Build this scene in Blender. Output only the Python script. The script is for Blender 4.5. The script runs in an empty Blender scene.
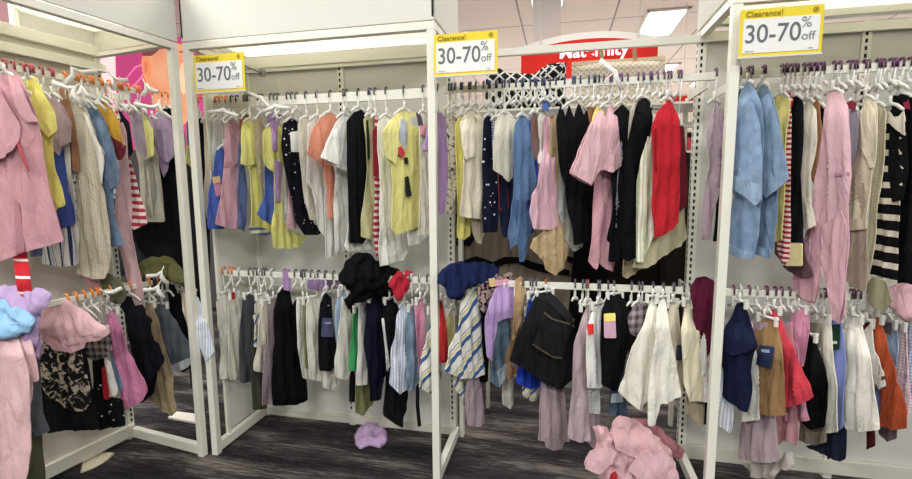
import bpy, bmesh, math, random
import numpy as np
from mathutils import Vector, Matrix, noise
from mathutils.geometry import delaunay_2d_cdt

# ------------------------------------------------------------------ camera
F_PX, PITCH, ROLL, YAW = 464.49, 0.1173, -0.00778, 0.2204
CAM = np.array([1.7807, -1.9597, 1.4029])
FW = np.array([-math.sin(YAW)*math.cos(PITCH), math.cos(YAW)*math.cos(PITCH), -math.sin(PITCH)])
_r = np.array([math.cos(YAW), math.sin(YAW), 0.0]); _u = np.cross(_r, FW)
RT = math.cos(ROLL)*_r + math.sin(ROLL)*_u
UP = -math.sin(ROLL)*_r + math.cos(ROLL)*_u
scene = bpy.context.scene
col = scene.collection
cd = bpy.data.cameras.new('camera'); cam = bpy.data.objects.new('camera', cd); col.objects.link(cam)
cd.sensor_width = 36.0; cd.lens = F_PX*36.0/912.0; cd.clip_start = 0.05; cd.clip_end = 100
cam.matrix_world = Matrix(((RT[0], UP[0], -FW[0], CAM[0]), (RT[1], UP[1], -FW[1], CAM[1]),
                           (RT[2], UP[2], -FW[2], CAM[2]), (0, 0, 0, 1)))
scene.camera = cam
# ------------------------------------------------------------------ light
vs = scene.view_settings
vs.view_transform = 'Standard'; vs.look = 'None'; vs.gamma = 1.0; vs.use_curve_mapping = False
vs.exposure = -0.2
w = bpy.data.worlds.new('world'); scene.world = w; w.use_nodes = True
bg = w.node_tree.nodes['Background']; bg.inputs[0].default_value = (0.98, 0.99, 1.0, 1); bg.inputs[1].default_value = 0.34
CEIL = 3.6
def area(loc, sx, sy, power, rot=(0, 0, 0)):
    l = bpy.data.lights.new('ceiling_and_fill_lamp', 'AREA'); l.shape = 'RECTANGLE'; l.size = sx; l.size_y = sy
    l.energy = power; l.color = (1.0, 0.99, 0.965)
    o = bpy.data.objects.new('ceiling_and_fill_lamp', l); col.objects.link(o); o.location = loc; o.rotation_euler = rot
for lx in (-1.2, 1.6, 4.4):
    area((lx, -1.7, CEIL-0.06), 1.2, 0.6, 52)
    area((lx, -4.4, CEIL-0.06), 1.2, 0.6, 150)
for lx in (0.2, 3.2):
    area((lx, 0.7, CEIL-0.06), 1.2, 0.6, 55)  # fill lamps added above the canopies to brighten their translucent undersides
area((-0.9, -0.6, CEIL-0.06), 0.6, 1.2, 70)  # fill lamp added to whiten the inside of the left canopy
for lx, ly in ((0.0, 5.0), (4.5, 5.0), (2.2, 8.5), (7.0, 8.5), (-4.5, 4.0)):
    area((lx, ly, CEIL-0.06), 1.5, 1.2, 135)  # far lamps added to brighten the ceiling through floor bounce

# ------------------------------------------------------------------ projection helpers
def ray(x, y): return FW + RT*(x-456)/F_PX - UP*(y-239.5)/F_PX
def on_plane(x, y, P0, n):
    d = ray(x, y); t = ((np.array(P0)-CAM) @ n)/(d @ n); return CAM + d*t
def proj(P):
    v = np.array(P)-CAM; z = v @ FW
    return 456+F_PX*(v @ RT)/z, 239.5-F_PX*(v @ UP)/z
Z = np.array([0, 0, 1.0]); Y = np.array([0, 1.0, 0])
def pts(s): return [tuple(float(v) for v in q.split(',')) for q in s.split()]

# ------------------------------------------------------------------ materials
DESAT = [0.0]
def lin(h):
    h = h.lstrip('#'); r = [int(h[i:i+2], 16)/255 for i in (0, 2, 4)]
    l = .3*r[0]+.59*r[1]+.11*r[2]; r = [c+(l-c)*DESAT[0] for c in r]
    return tuple(((c+0.055)/1.055)**2.4 if c > 0.04045 else c/12.92 for c in r)+(1,)
MATS = {}
def mat(key, rough=None, bump=None):
    k = (key, rough)
    if k in MATS: return MATS[k]
    a = key.split(); kind = a[0]; DESAT[0] = 0.0 if kind in ('shiny', 'paper', 'emit', 'emitblend', 'metal', 'carpet', 'tiles', 'translucent') else (.42 if kind == 'denim' else .2)
    m = bpy.data.materials.new(key.replace(' ', '_')); m.use_nodes = True
    nt = m.node_tree; N = nt.nodes; L = nt.links
    b = N['Principled BSDF']; b.inputs['Roughness'].default_value = 0.85 if rough is None else rough
    b.inputs['Specular IOR Level'].default_value = 0.08
    uv = N.new('ShaderNodeTexCoord')
    def tex(tp, scale, vec=None, **kw):
        t = N.new(tp); t.inputs['Scale'].default_value = scale
        L.new(vec if vec else uv.outputs['UV'], t.inputs['Vector'])
        for q, v in kw.items():
            t.inputs[q].default_value = v
        return t
    def ramp(src, c1, c2, p1, p2, const=False):
        r = N.new('ShaderNodeValToRGB')
        if p2 > 1:
            dv = N.new('ShaderNodeMath'); dv.operation = 'MULTIPLY'; dv.inputs[1].default_value = .6; L.new(src, dv.inputs[0]); src = dv.outputs[0]; p1 *= .6; p2 *= .6
        L.new(src, r.inputs[0])
        r.color_ramp.elements[0].position = p1; r.color_ramp.elements[0].color = c1
        r.color_ramp.elements[1].position = p2; r.color_ramp.elements[1].color = c2
        if const: r.color_ramp.interpolation = 'CONSTANT'
        return r
    def bumpn(src, st, dist=0.002):
        bn = N.new('ShaderNodeBump'); bn.inputs['Strength'].default_value = st; bn.inputs['Distance'].default_value = dist
        L.new(src, bn.inputs['Height']); L.new(bn.outputs[0], b.inputs['Normal'])
    def mapping(rot=0, sc=(1, 1, 1)):
        mp = N.new('ShaderNodeMapping'); L.new(uv.outputs['UV'], mp.inputs[0])
        mp.inputs['Rotation'].default_value = (0, 0, rot); mp.inputs['Scale'].default_value = sc
        return mp.outputs[0]
    def bands(axis, period, c1, c2, duty=0.5, rot=0):
        sep = N.new('ShaderNodeSeparateXYZ'); L.new(mapping(rot), sep.inputs[0])
        d = N.new('ShaderNodeMath'); d.operation = 'DIVIDE'; L.new(sep.outputs[axis], d.inputs[0]); d.inputs[1].default_value = period
        f = N.new('ShaderNodeMath'); f.operation = 'FRACT'; L.new(d.outputs[0], f.inputs[0])
        return ramp(f.outputs[0], c1, c2, 0.0, duty, True)
    if kind in ('plain', 'shiny', 'paper'):
        c = lin(a[1])
        if kind == 'plain':
            n = tex('ShaderNodeTexNoise', 900, Detail=2.0)
            mx = ramp(n.outputs[0], tuple(v*0.93 for v in c[:3])+(1,), tuple(min(1, v*1.05) for v in c[:3])+(1,), .35, .65)
            L.new(mx.outputs[0], b.inputs['Base Color'])
            wn = tex('ShaderNodeTexNoise', 1, mapping(0, (20, 7, 1)), Detail=5.0, Roughness=.55, Distortion=.8); bumpn(wn.outputs[0], .45, .012)
        else:
            b.inputs['Base Color'].default_value = c
            if kind == 'shiny': b.inputs['Roughness'].default_value = 0.35 if rough is None else rough; b.inputs['Specular IOR Level'].default_value = 0.5
    elif kind == 'translucent':
        tr = N.new('ShaderNodeBsdfTranslucent'); tr.inputs[0].default_value = lin(a[1]); mxs = N.new('ShaderNodeMixShader'); mxs.inputs[0].default_value = .8
        b.inputs['Base Color'].default_value = lin(a[1]); L.new(b.outputs[0], mxs.inputs[1]); L.new(tr.outputs[0], mxs.inputs[2]); L.new(mxs.outputs[0], N['Material Output'].inputs[0])
    elif kind == 'metal':
        b.inputs['Base Color'].default_value = lin(a[1]); b.inputs['Metallic'].default_value = .9; b.inputs['Roughness'].default_value = .35
    elif kind == 'emit':
        b.inputs['Base Color'].default_value = lin(a[1]); b.inputs['Emission Color'].default_value = lin(a[1]); b.inputs['Emission Strength'].default_value = float(a[2])
    elif kind == 'emitblend':
        ob = N.new('ShaderNodeTexCoord'); n = tex('ShaderNodeTexNoise', 2.2, ob.outputs['Object'], Detail=1.0)
        r = ramp(n.outputs[0], lin(a[1]), lin(a[2]), .35, .65); L.new(r.outputs[0], b.inputs['Base Color']); L.new(r.outputs[0], b.inputs['Emission Color']); b.inputs['Emission Strength'].default_value = .8
    elif kind == 'denim':
        c = lin(a[1])
        n = tex('ShaderNodeTexNoise', 18, Detail=6.0); n2 = tex('ShaderNodeTexNoise', 1, mapping(0, (900, 350, 1)), Detail=1.0)
        ad = N.new('ShaderNodeMath'); ad.operation = 'ADD'; L.new(n.outputs[0], ad.inputs[0]); L.new(n2.outputs[0], ad.inputs[1])
        hf = N.new('ShaderNodeMath'); hf.operation = 'MULTIPLY'; hf.inputs[1].default_value = .5; L.new(ad.outputs[0], hf.inputs[0])
        r = ramp(hf.outputs[0], tuple(v*.72 for v in c[:3])+(1,), tuple(min(1, v*1.3) for v in c[:3])+(1,), .38, .62)
        L.new(r.outputs[0], b.inputs['Base Color']); bumpn(n2.outputs[0], .3, .001)
    elif kind in ('knit', 'crochet'):
        c = lin(a[1]); v = tex('ShaderNodeTexVoronoi', 170 if kind == 'knit' else 110, Randomness=0.12)
        r = ramp(v.outputs['Distance'], c, tuple(q*(.72 if kind == 'knit' else .45) for q in c[:3])+(1,), .35, .75)
        L.new(r.outputs[0], b.inputs['Base Color']); bumpn(v.outputs['Distance'], -.6, .003)
    elif kind in ('stripe_v', 'stripe_h', 'stripe_d'):
        c1, c2 = lin(a[1]), lin(a[2]); per = float(a[3]); duty = float(a[4]) if len(a) > 4 else .5
        r = bands(0 if kind == 'stripe_v' else 1, per, c1, c2, duty, 0.6 if kind == 'stripe_d' else 0.04)
        L.new(r.outputs[0], b.inputs['Base Color'])
    elif kind in ('multi_d', 'multi_v'):      # white ground with two stripe colours
        per = float(a[4]); cols = [lin(q) for q in a[1:4]]
        r = bands(0 if kind == 'multi_v' else 1, per, cols[0], cols[1], .3, -0.75 if kind == 'multi_d' else 0)
        for pos, c in ((.52, cols[0]), (.6, cols[2]), (.72, cols[0]), (.8, cols[1]), (.84, cols[0])):
            e = r.color_ramp.elements.new(pos); e.color = c
        L.new(r.outputs[0], b.inputs['Base Color'])
    elif kind == 'plaid':
        r1 = bands(0, float(a[3]), lin(a[1]), lin(a[2])); r2 = bands(1, float(a[3]), lin(a[1]), lin(a[2]))
        mx = N.new('ShaderNodeMix'); mx.data_type = 'RGBA'; mx.inputs[0].default_value = .5
        L.new(r1.outputs[0], mx.inputs[6]); L.new(r2.outputs[0], mx.inputs[7]); L.new(mx.outputs[2], b.inputs['Base Color'])
    elif kind == 'blotch':
        n = tex('ShaderNodeTexNoise', float(a[3]), Detail=3.0, Roughness=.6, Distortion=.8); p = float(a[4]) if len(a) > 4 else .5
        r = ramp(n.outputs[0], lin(a[1]), lin(a[2]), p-.03, p+.01)
        L.new(r.outputs[0], b.inputs['Base Color'])
    elif kind == 'dots':
        v = tex('ShaderNodeTexVoronoi', float(a[3]), Randomness=.7)
        r = ramp(v.outputs['Distance'], lin(a[2]), lin(a[1]), .15, .2); L.new(r.outputs[0], b.inputs['Base Color'])
    elif kind == 'lattice':
        r1 = bands(0, float(a[3]), lin(a[1]), lin(a[2]), .2, math.pi/4); r2 = bands(1, float(a[3]), lin(a[1]), lin(a[2]), .2, math.pi/4)
        mx = N.new('ShaderNodeMix'); mx.data_type = 'RGBA'; mx.blend_type = 'LIGHTEN'; mx.inputs[0].default_value = 1
        L.new(r1.outputs[0], mx.inputs[6]); L.new(r2.outputs[0], mx.inputs[7]); L.new(mx.outputs[2], b.inputs['Base Color'])
    elif kind == 'carpet':
        ob = N.new('ShaderNodeTexCoord')
        mp = N.new('ShaderNodeMapping'); L.new(ob.outputs['Object'], mp.inputs[0]); mp.inputs['Scale'].default_value = (5, 52, 1); mp.inputs['Rotation'].default_value = (0, 0, -0.06)
        n = tex('ShaderNodeTexNoise', 1.5, mp.outputs[0], Detail=8.0, Roughness=.75)
        mp2 = N.new('ShaderNodeMapping'); L.new(ob.outputs['Object'], mp2.inputs[0]); mp2.inputs['Scale'].default_value = (.7, 4.0, 1)
        n2 = tex('ShaderNodeTexNoise', 1.6, mp2.outputs[0], Detail=2.0)
        n3 = tex('ShaderNodeTexNoise', 220, ob.outputs['Object'], Detail=2.0)
        s1 = N.new('ShaderNodeMath'); s1.operation = 'MULTIPLY_ADD'; L.new(n2.outputs[0], s1.inputs[0]); s1.inputs[1].default_value = 1.0; L.new(n.outputs[0], s1.inputs[2])
        s2 = N.new('ShaderNodeMath'); s2.operation = 'MULTIPLY_ADD'; L.new(n3.outputs[0], s2.inputs[0]); s2.inputs[1].default_value = .35; L.new(s1.outputs[0], s2.inputs[2])
        r = ramp(s2.outputs[0], lin('1C1A1B'), lin('8A847C'), .96, 1.48)
        e = r.color_ramp.elements.new(1.2*.6); e.color = lin('383435')
        L.new(r.outputs[0], b.inputs['Base Color']); bumpn(n3.outputs[0], .6, .004); b.inputs['Roughness'].default_value = 1
    elif kind == 'tiles':
        ob = N.new('ShaderNodeTexCoord'); br = N.new('ShaderNodeTexBrick'); L.new(ob.outputs['Object'], br.inputs['Vector'])
        br.offset = 0; br.inputs['Scale'].default_value = 1; br.inputs['Brick Width'].default_value = 1.22; br.inputs['Row Height'].default_value = 1.22
        br.inputs['Mortar Size'].default_value = .012; c = lin(a[1])
        br.inputs['Color1'].default_value = c; br.inputs['Color2'].default_value = c; br.inputs['Mortar'].default_value = lin(a[2])
        L.new(br.outputs['Color'], b.inputs['Base Color'])
    if kind in ('plain', 'denim', 'knit', 'crochet', 'stripe_v', 'stripe_h', 'stripe_d', 'multi_d', 'multi_v', 'plaid', 'blotch', 'dots'):
        wn = tex('ShaderNodeTexNoise', 1, mapping(.12, (15, 5, 1)), Detail=4.0, Roughness=.5, Distortion=1.2)
        bn = N.new('ShaderNodeBump'); bn.inputs['Strength'].default_value = .75; bn.inputs['Distance'].default_value = .025
        L.new(wn.outputs[0], bn.inputs['Height'])
        if b.inputs['Normal'].is_linked: L.new(b.inputs['Normal'].links[0].from_socket, bn.inputs['Normal'])
        L.new(bn.outputs[0], b.inputs['Normal'])
    MATS[k] = m
    return m
WHITE = 'shiny E2E1D3'; HANG = 'shiny E8E7DF'

# ------------------------------------------------------------------ mesh helpers
def link(name, bm, m, parent=None, smooth=False):
    me = bpy.data.meshes.new(name); bm.normal_update(); bm.to_mesh(me); bm.free()
    o = bpy.data.objects.new(name, me); col.objects.link(o)
    if m: me.materials.append(m if not isinstance(m, str) else mat(m))
    if smooth:
        for p in me.polygons: p.use_smooth = True
    if parent is not None: o.parent = parent
    return o
def box(bm, lo, hi, fr=None, bev=0.0):
    c = [(x, y, z) for x in (lo[0], hi[0]) for y in (lo[1], hi[1]) for z in (lo[2], hi[2])]
    v = [bm.verts.new(fr(*p) if fr else p) for p in c]
    fs = []
    for f in ((0, 1, 3, 2), (4, 6, 7, 5), (0, 4, 5, 1), (2, 3, 7, 6), (0, 2, 6, 4), (1, 5, 7, 3)):
        fs.append(bm.faces.new([v[i] for i in f]))
    bmesh.ops.recalc_face_normals(bm, faces=fs)
    if bev > 0:
        es = list({e for f in fs for e in f.edges}); bmesh.ops.bevel(bm, geom=es, offset=bev, segments=2, affect='EDGES', profile=.5)
def tube(bm, P, r, seg=6, r2=None):
    P = [Vector(p) for p in P]; rings = []
    for i, p in enumerate(P):
        t = (P[min(i+1, len(P)-1)]-P[max(i-1, 0)]).normalized()
        a = t.cross(Vector((0, 0, 1)));
        if a.length < .05: a = t.cross(Vector((1, 0, 0)))
        a.normalize(); b = t.cross(a)
        rings.append([bm.verts.new(p+a*math.cos(k*2*math.pi/seg)*r+b*math.sin(k*2*math.pi/seg)*(r2 or r)) for k in range(seg)])
    for A, B in zip(rings, rings[1:]):
        for k in range(seg): bm.faces.new((A[k], A[(k+1) % seg], B[(k+1) % seg], B[k]))
    bm.faces.new(rings[0][::-1]); bm.faces.new(rings[-1])
def tag(o, label, cat, group=None):
    o['label'] = label; o['category'] = cat
    if group: o['group'] = group
    return o
def empty(name, loc):
    o = bpy.data.objects.new(name, None); col.objects.link(o); o.location = loc; o.empty_display_size = .05; return o
def part(name, bm, m, root, smooth=False):
    bmesh.ops.translate(bm, verts=bm.verts, vec=-Vector(root.location)); return link(name, bm, m, root, smooth)

# ------------------------------------------------------------------ geometry of the place
X0, X1, X2, X3, X25 = 0.033, 1.238, 2.402, 3.63, 3.045
D, T, BH = 0.436, 2.085, 2.055
LF = np.array([-0.0111, -0.016, 0]); LY = -1.7093; LE = np.array([math.cos(LY), math.sin(LY), 0]); LN = np.array([math.sin(LY), -math.cos(LY), 0]); LD = 0.535
def Lp(a, b, z): return tuple(LF+LE*a+LN*b+Z*z)
def ident(x, y, z): return (x, y, z)

bm = bmesh.new(); box(bm, (-9, -6, -.05), (12, 12, 0)); o = link('floor', bm, 'carpet x'); o['kind'] = 'structure'
bm = bmesh.new(); box(bm, (-9, 5.0, 0), (12, 11, .003)); o = link('floor_bounce_slab', bm, 'paper E9E6DF'); o['kind'] = 'structure'  # pale slab added so lamp light bounces up to the ceiling
bm = bmesh.new(); box(bm, (-9, -6, CEIL), (12, 12, CEIL+.05)); o = link('ceiling', bm, 'tiles F0E2DC A89C96'); o['kind'] = 'structure'
bm = bmesh.new(); box(bm, (-9, 11, 0), (12, 11.1, CEIL)); o = link('wall_back', bm, 'paper D6CFC6'); o['kind'] = 'structure'

# recessed ceiling lights seen between the fixtures
def ceil_light(px, py, sx, sy, label):
    P = on_plane(px, py, (0, 0, CEIL), Z)
    r = empty('ceiling_light', (P[0], P[1], CEIL)); tag(r, label, 'ceiling light', 'recessed ceiling lights')
    bm = bmesh.new(); box(bm, (P[0]-sx/2, P[1]-sy/2, CEIL-.02), (P[0]+sx/2, P[1]+sy/2, CEIL-.012)); part('diffuser', bm, 'emit FFFFFF 1.6', r)
    bm = bmesh.new()
    for s in (-1, 1):
        box(bm, (P[0]+s*sx/2-.02, P[1]-sy/2-.02, CEIL-.025), (P[0]+s*sx/2+.02, P[1]+sy/2+.02, CEIL-.001))
        box(bm, (P[0]-sx/2, P[1]+s*sy/2-.02, CEIL-.025), (P[0]+sx/2, P[1]+s*sy/2+.02, CEIL-.001))
    part('light_frame', bm, 'paper E8E2DA', r)
ceil_light(547, -2, .40, .5, 'bright ceiling panel beside the top of the white column')
ceil_light(660, 23, .5, 1.1, 'bright rectangular ceiling panel above the end of the red sign')
ceil_light(668, 67, .3, .6, 'small far ceiling panel just past the end of the red sign')
ceil_light(703, 81, .4, .9, 'far ceiling panel seen behind the slotted upright and white shirt')

# white column
P = on_plane(546, 60, (0, 3.2, 0), Y)
bm = bmesh.new(); box(bm, (P[0]-.145, 3.2, 0), (P[0]+.145, 3.5, CEIL), bev=.01)
tag(link('column', bm, 'paper F4F2EC'), 'square white column rising to the ceiling behind the middle racks', 'column')['kind'] = 'thing'

# ------------------------------------------------------------------ store fixtures
PS = .017
def slots(bm, x, y, z0, z1, fr=ident, w=.004):
    z = z0
    while z < z1:
        box(bm, (x-w, y-.003, z), (x+w, y+.001, z+.016), fr); z += .031
def upright(root, x, fr, z1, y=D, side=None):
    bm = bmesh.new(); box(bm, (x-.018, y, 0), (x+.018, y+.04, z1), fr, .002); part('slotted_upright', bm, WHITE, root)
    bm = bmesh.new(); slots(bm, x-.003, y, .1, z1-.06, fr); 
    if side:
        z = .1
        while z < z1-.06: box(bm, (x-.019 if side < 0 else x+.017, y+.012, z), (x-.017 if side < 0 else x+.019, y+.02, z+.016), fr); z += .031
    part('slot_row', bm, 'paper 1E1E1C', root)
def canopy(root, x0, x1, y0, y1, fr):
    bm = bmesh.new(); h = .32
    box(bm, (x0, y0, T+.001), (x1, y0+.012, T+h), fr, .002); box(bm, (x0, y0, T+.012), (x0+.012, y1, T+h), fr, .002); box(bm, (x1-.012, y0, T+.012), (x1, y1, T+h), fr, .002)
    part('canopy_fascia', bm, 'paper DAD9CF', root)
    bm = bmesh.new(); box(bm, (x0+.014, y0+.014, T+.05), (x1-.014, y1-.004, T+.06), fr); part('canopy_panel', bm, 'translucent F4F2E8', root)
def beam(root, a, b, fr, name='top_beam', m=WHITE):
    bm = bmesh.new(); box(bm, a, b, fr, .002); part(name, bm, m, root)

# middle fixture
M = empty('clothing_fixture', (X0, D, 0)); tag(M, 'white panelled clothes fixture with closed canopy, between the two nearest posts at left', 'display fixture')
for x in (X0, X1): beam(M, (x-PS, 0, 0), (x+PS, .034, T-.0355), ident, 'front_post')
beam(M, (X0-PS, 0, T-.035), (X1+PS, .034, T-.004), ident); beam(M, (X0, D-.02, T-.03), (X1, D+.03, T+.03), ident)
for x in (X0, X1): beam(M, (x-PS+.001, .0345, T-.03), (x+PS-.001, D-.021, T-.002), ident); beam(M, (x-PS+.001, .035, .012), (x+PS-.001, D, .062), ident, 'base_rail')
canopy(M, X0-PS, X1+PS, -.002, D+.04, ident)
for x, s in ((X0, None), (.61, None), (X1-.02, 1)): upright(M, x, ident, T)
for a, b in ((X0+.018, .592), (.628, X1-.038)):
    beam(M, (a, D+.01, .05), (b, D+.02, T), ident, 'back_panel', 'paper D0CFC8')
beam(M, (X0, D-.012, .015), (X1, D+.012, .06), ident, 'base_panel', 'paper CFCDBF')
beam(M, (X0, D-.012, BH-.02), (X1, D-.002, BH+.02), ident, 'cross_bar')
beam(M, (X0-.004, .12, .08), (X0+.004, D, T-.03), ident, 'side_panel', 'paper D2D1CA')
beam(M, (X0-.008, .10, .06), (X0+.008, .125, T-.03), ident, 'side_stile')
# open centre: only bars between the neighbouring fixtures
C_ = empty('bar_frame', (X1, D, 0)); tag(C_, 'open white bar frame bridging the panelled fixtures, no canopy or back', 'display fixture')
beam(C_, (X1, D-.012, BH-.02), (X2, D+.012, BH+.015), ident, 'cross_bar')
beam(C_, (X1+.018, D, 0), (X1+.04, D+.04, T), ident, 'back_post')
# right fixture
R_ = empty('clothing_fixture', (X2, D, 0)); tag(R_, 'white panelled clothes fixture under the rightmost clearance sign', 'display fixture')
for x in (X2, X3): beam(R_, (x-PS, 0, 0), (x+PS, .034, T-.0355), ident, 'front_post')
beam(R_, (X2-PS, 0, T-.035), (X3+PS, .034, T-.004), ident); beam(R_, (X2, D-.02, T+.02), (X3, D+.03, T+.05), ident)
for x in (X2, X3): beam(R_, (x-PS+.001, .0345, T-.03), (x+PS-.001, D-.021, T-.002), ident); beam(R_, (x-PS+.001, .035, .012), (x+PS-.001, D, .062), ident, 'base_rail')
canopy(R_, X2-PS, X3+PS, -.002, D+.04, ident)
for x, s in ((X2, -1), (X25, None), (X3, None)): upright(R_, x, ident, T, side=s)
for a, b in ((X2+.018, X25-.018), (X25+.018, X3-.018)):
    beam(R_, (a, D+.01, .1), (b, D+.02, T), ident, 'back_panel', 'paper D0CFC8')
beam(R_, (X2, D-.012, .03), (X3, D+.012, .1), ident, 'base_panel', 'paper CFCDBF')
beam(R_, (X2, D-.012, BH-.02), (X3, D-.002, BH+.02), ident, 'cross_bar')
# left fixture (turned, receding)
LL = 1.25
L_ = empty('clothing_fixture', Lp(0, LD, 0)); tag(L_, 'white fixture turned sideways at the left with open end frame', 'display fixture')
for a in (0,): beam(L_, (a-PS, 0, 0), (a+PS, .034, T-.0355), Lp, 'front_post')
beam(L_, (-PS, 0, T-.035), (LL, .034, T-.004), Lp); beam(L_, (-PS, LD-.02, T-.02), (LL, LD+.03, T+.03), Lp); beam(L_, (-PS, LD-.03, 1.99), (LL, LD-.005, 2.03), Lp, 'cross_bar')
beam(L_, (-PS+.001, .0345, T-.02), (PS-.001, LD-.021, T-.002), Lp); beam(L_, (-PS+.001, .035, .012), (PS-.001, LD, .062), Lp, 'base_rail')
bm = bmesh.new(); h = .32
box(bm, (-PS, -.002, T+.001), (LL, .012, T+h), Lp, .002); box(bm, (-PS, 0, T+.012), (-PS+.012, LD+.04, T+h), Lp, .002)
part('canopy_fascia', bm, 'paper DAD9CF', L_)
bm = bmesh.new(); box(bm, (-PS+.014, .014, T+.11), (LL, .37, T+.12), Lp); box(bm, (-PS, .37, T+.11), (.34, LD+.04, T+.12), Lp); part('canopy_panel', bm, 'translucent F4F2E8', L_)
beam(L_, (.325, LD-.0, T), (.345, LD+.035, T+.35), Lp, 'side_stile')
upright(L_, 0.01, Lp, T, LD)
beam(L_, (-PS, LD+.03, T+.03), (.325, LD+.04, T+.3), Lp, 'back_fascia', 'translucent F4F2E8')
beam(L_, (.028, LD+.005, .06), (LL, LD+.02, T), Lp, 'back_panel', 'paper D3CCBE')
beam(L_, (0, LD-.015, .02), (LL, LD+.01, .085), Lp, 'base_panel', 'paper D8D6C6')

# ------------------------------------------------------------------ hang rails
class Rail: pass
RAILS = {}; USED = []
def rail(key, words, p0, p1, z, sgn, h, marker, bracket_dir, bracket_len):
    r = Rail(); r.key = key; r.words = words; r.p0 = np.array(p0); r.p1 = np.array(p1); r.z = z; r.sgn = sgn; r.marker = marker; r.n = 0
    r.dir = (r.p1-r.p0)/np.linalg.norm(r.p1-r.p0); RAILS[key] = r
    root = empty('hang_rail', tuple(r.p0+Z*z)); tag(root, words[1], 'clothes rail')
    n = np.array([-r.dir[1], r.dir[0], 0])
    def fr(a, b, c): return tuple(r.p0+r.dir*a+n*b+Z*(z+c))
    Ln = np.linalg.norm(r.p1-r.p0)
    bm = bmesh.new(); box(bm, (0, -.007, -h), (Ln, .007, 0), fr, .002); part('rail_bar', bm, WHITE, root)
    for a in (.03, Ln-.03):
        bm = bmesh.new(); s = bracket_dir
        box(bm, (a-.004, min(0, s*bracket_len), -h-.03), (a+.004, max(0, s*bracket_len), -h+.005), fr); part('bracket', bm, WHITE, root)
    return r
RY = .136
def mkM(px): return '4A4A50' if px > 228 else 'E07A3A'
def mkC(px): return '2C3558' if px < 600 else '6E4468'
def mkR(px): return '5A2F55'
def mkL(px): return 'A8404E' if px < 58 else 'EE8A35'
def mkl(px): return 'D9763C' if px < 236 else ('55555A' if int(px) % 4 else 'C8C8C2')
def mkc(px): return '55505A' if int(px) % 7 else 'A8502E'
def mkr(px): return '6A3A60' if int(px) % 4 else 'C9C6C4'
rail('MU', ('upper rail of the canopied middle fixture', 'white upper hang rail across the canopied middle fixture'), (X0+.02, RY, 0), (X1-.02, RY, 0), 1.84, 1, .045, mkM, 1, D-RY)
rail('CU', ('upper rail in the open middle section', 'white upper hang rail across the open middle section'), (X1+.02, RY, 0), (X2-.02, RY, 0), 1.84, 1, .03, mkC, 1, D-RY)
rail('RU', ('upper rail under the right sign', 'white upper hang rail under the rightmost clearance sign'), (X2+.02, RY, 0), (X3-.02, RY, 0), 1.84, -1, .03, mkR, 1, D-RY)
rail('ML', ('lower rail of the canopied middle fixture', 'white lower hang rail across the canopied middle fixture'), (X0+.02, RY, 0), (X1-.02, RY, 0), .965, 1, .03, mkl, 1, D-RY)
rail('CL', ('lower rail in the open middle section', 'white lower hang rail across the open middle section'), (X1+.02, RY, 0), (X2-.02, RY, 0), .965, 1, .03, mkc, 1, D-RY)
rail('RL', ('lower rail of the right fixture', 'white lower hang rail in the right fixture'), (X2+.02, RY, 0), (X3-.02, RY, 0), .965, -1, .03, mkr, 1, D-RY)
rail('LU', ('upper rail of the sideways left fixture', 'white upper hang rail of the sideways left fixture'), Lp(.02, .26, 0), Lp(LL, .26, 0), 1.885, -1, .025, mkL, -1, LD-.26)
rail('LL', ('lower rail of the sideways left fixture', 'white lower hang rail of the sideways left fixture'), Lp(.02, .26, 0), Lp(LL, .26, 0), .925, -1, .025, mkL, -1, LD-.26)

# ------------------------------------------------------------------ cloth
def smooth_outline(P, k=0.18):
    out = []
    n = len(P)
    for i in range(n):
        a, b, c = np.array(P[i-1]), np.array(P[i]), np.array(P[(i+1) % n])
        out.append(b+(a-b)*k); out.append(b*(1-k*.5)+(a+c)*k*.25); out.append(b+(c-b)*k)
    return out
def resample(P, h):
    out = []
    n = len(P)
    for i in range(n):
        a, b = P[i], P[(i+1) % n]; d = np.linalg.norm(b-a); k = max(1, int(round(d/h)))
        for j in range(k): out.append(a+(b-a)*j/k)
    res = [out[0]]
    for p in out[1:]:
        if np.linalg.norm(p-res[-1]) > h*.3: res.append(p)
    if np.linalg.norm(res[-1]-res[0]) < h*.3: res.pop()
    return res
def inside(px, py, P):
    x = P[:, 0]; y = P[:, 1]; x2 = np.roll(x, -1); y2 = np.roll(y, -1)
    c = np.zeros(px.shape, bool)
    for a, b, a2, b2 in zip(x, y, x2, y2):
        if b == b2: continue
        m = ((b > py) != (b2 > py)) & (px < (a2-a)*(py-b)/(b2-b)+a); c ^= m
    return c
def edge_dist(Q, P):
    d = np.full(len(Q), 1e9)
    for a, b in zip(P, np.roll(P, -1, 0)):
        ab = b-a; L2 = ab @ ab
        if L2 < 1e-12: continue
        t = np.clip(((Q-a) @ ab)/L2, 0, 1); d = np.minimum(d, np.linalg.norm(Q-(a+t[:, None]*ab), axis=1))
    return d
SEED = [7]
class Plane: pass
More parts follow.
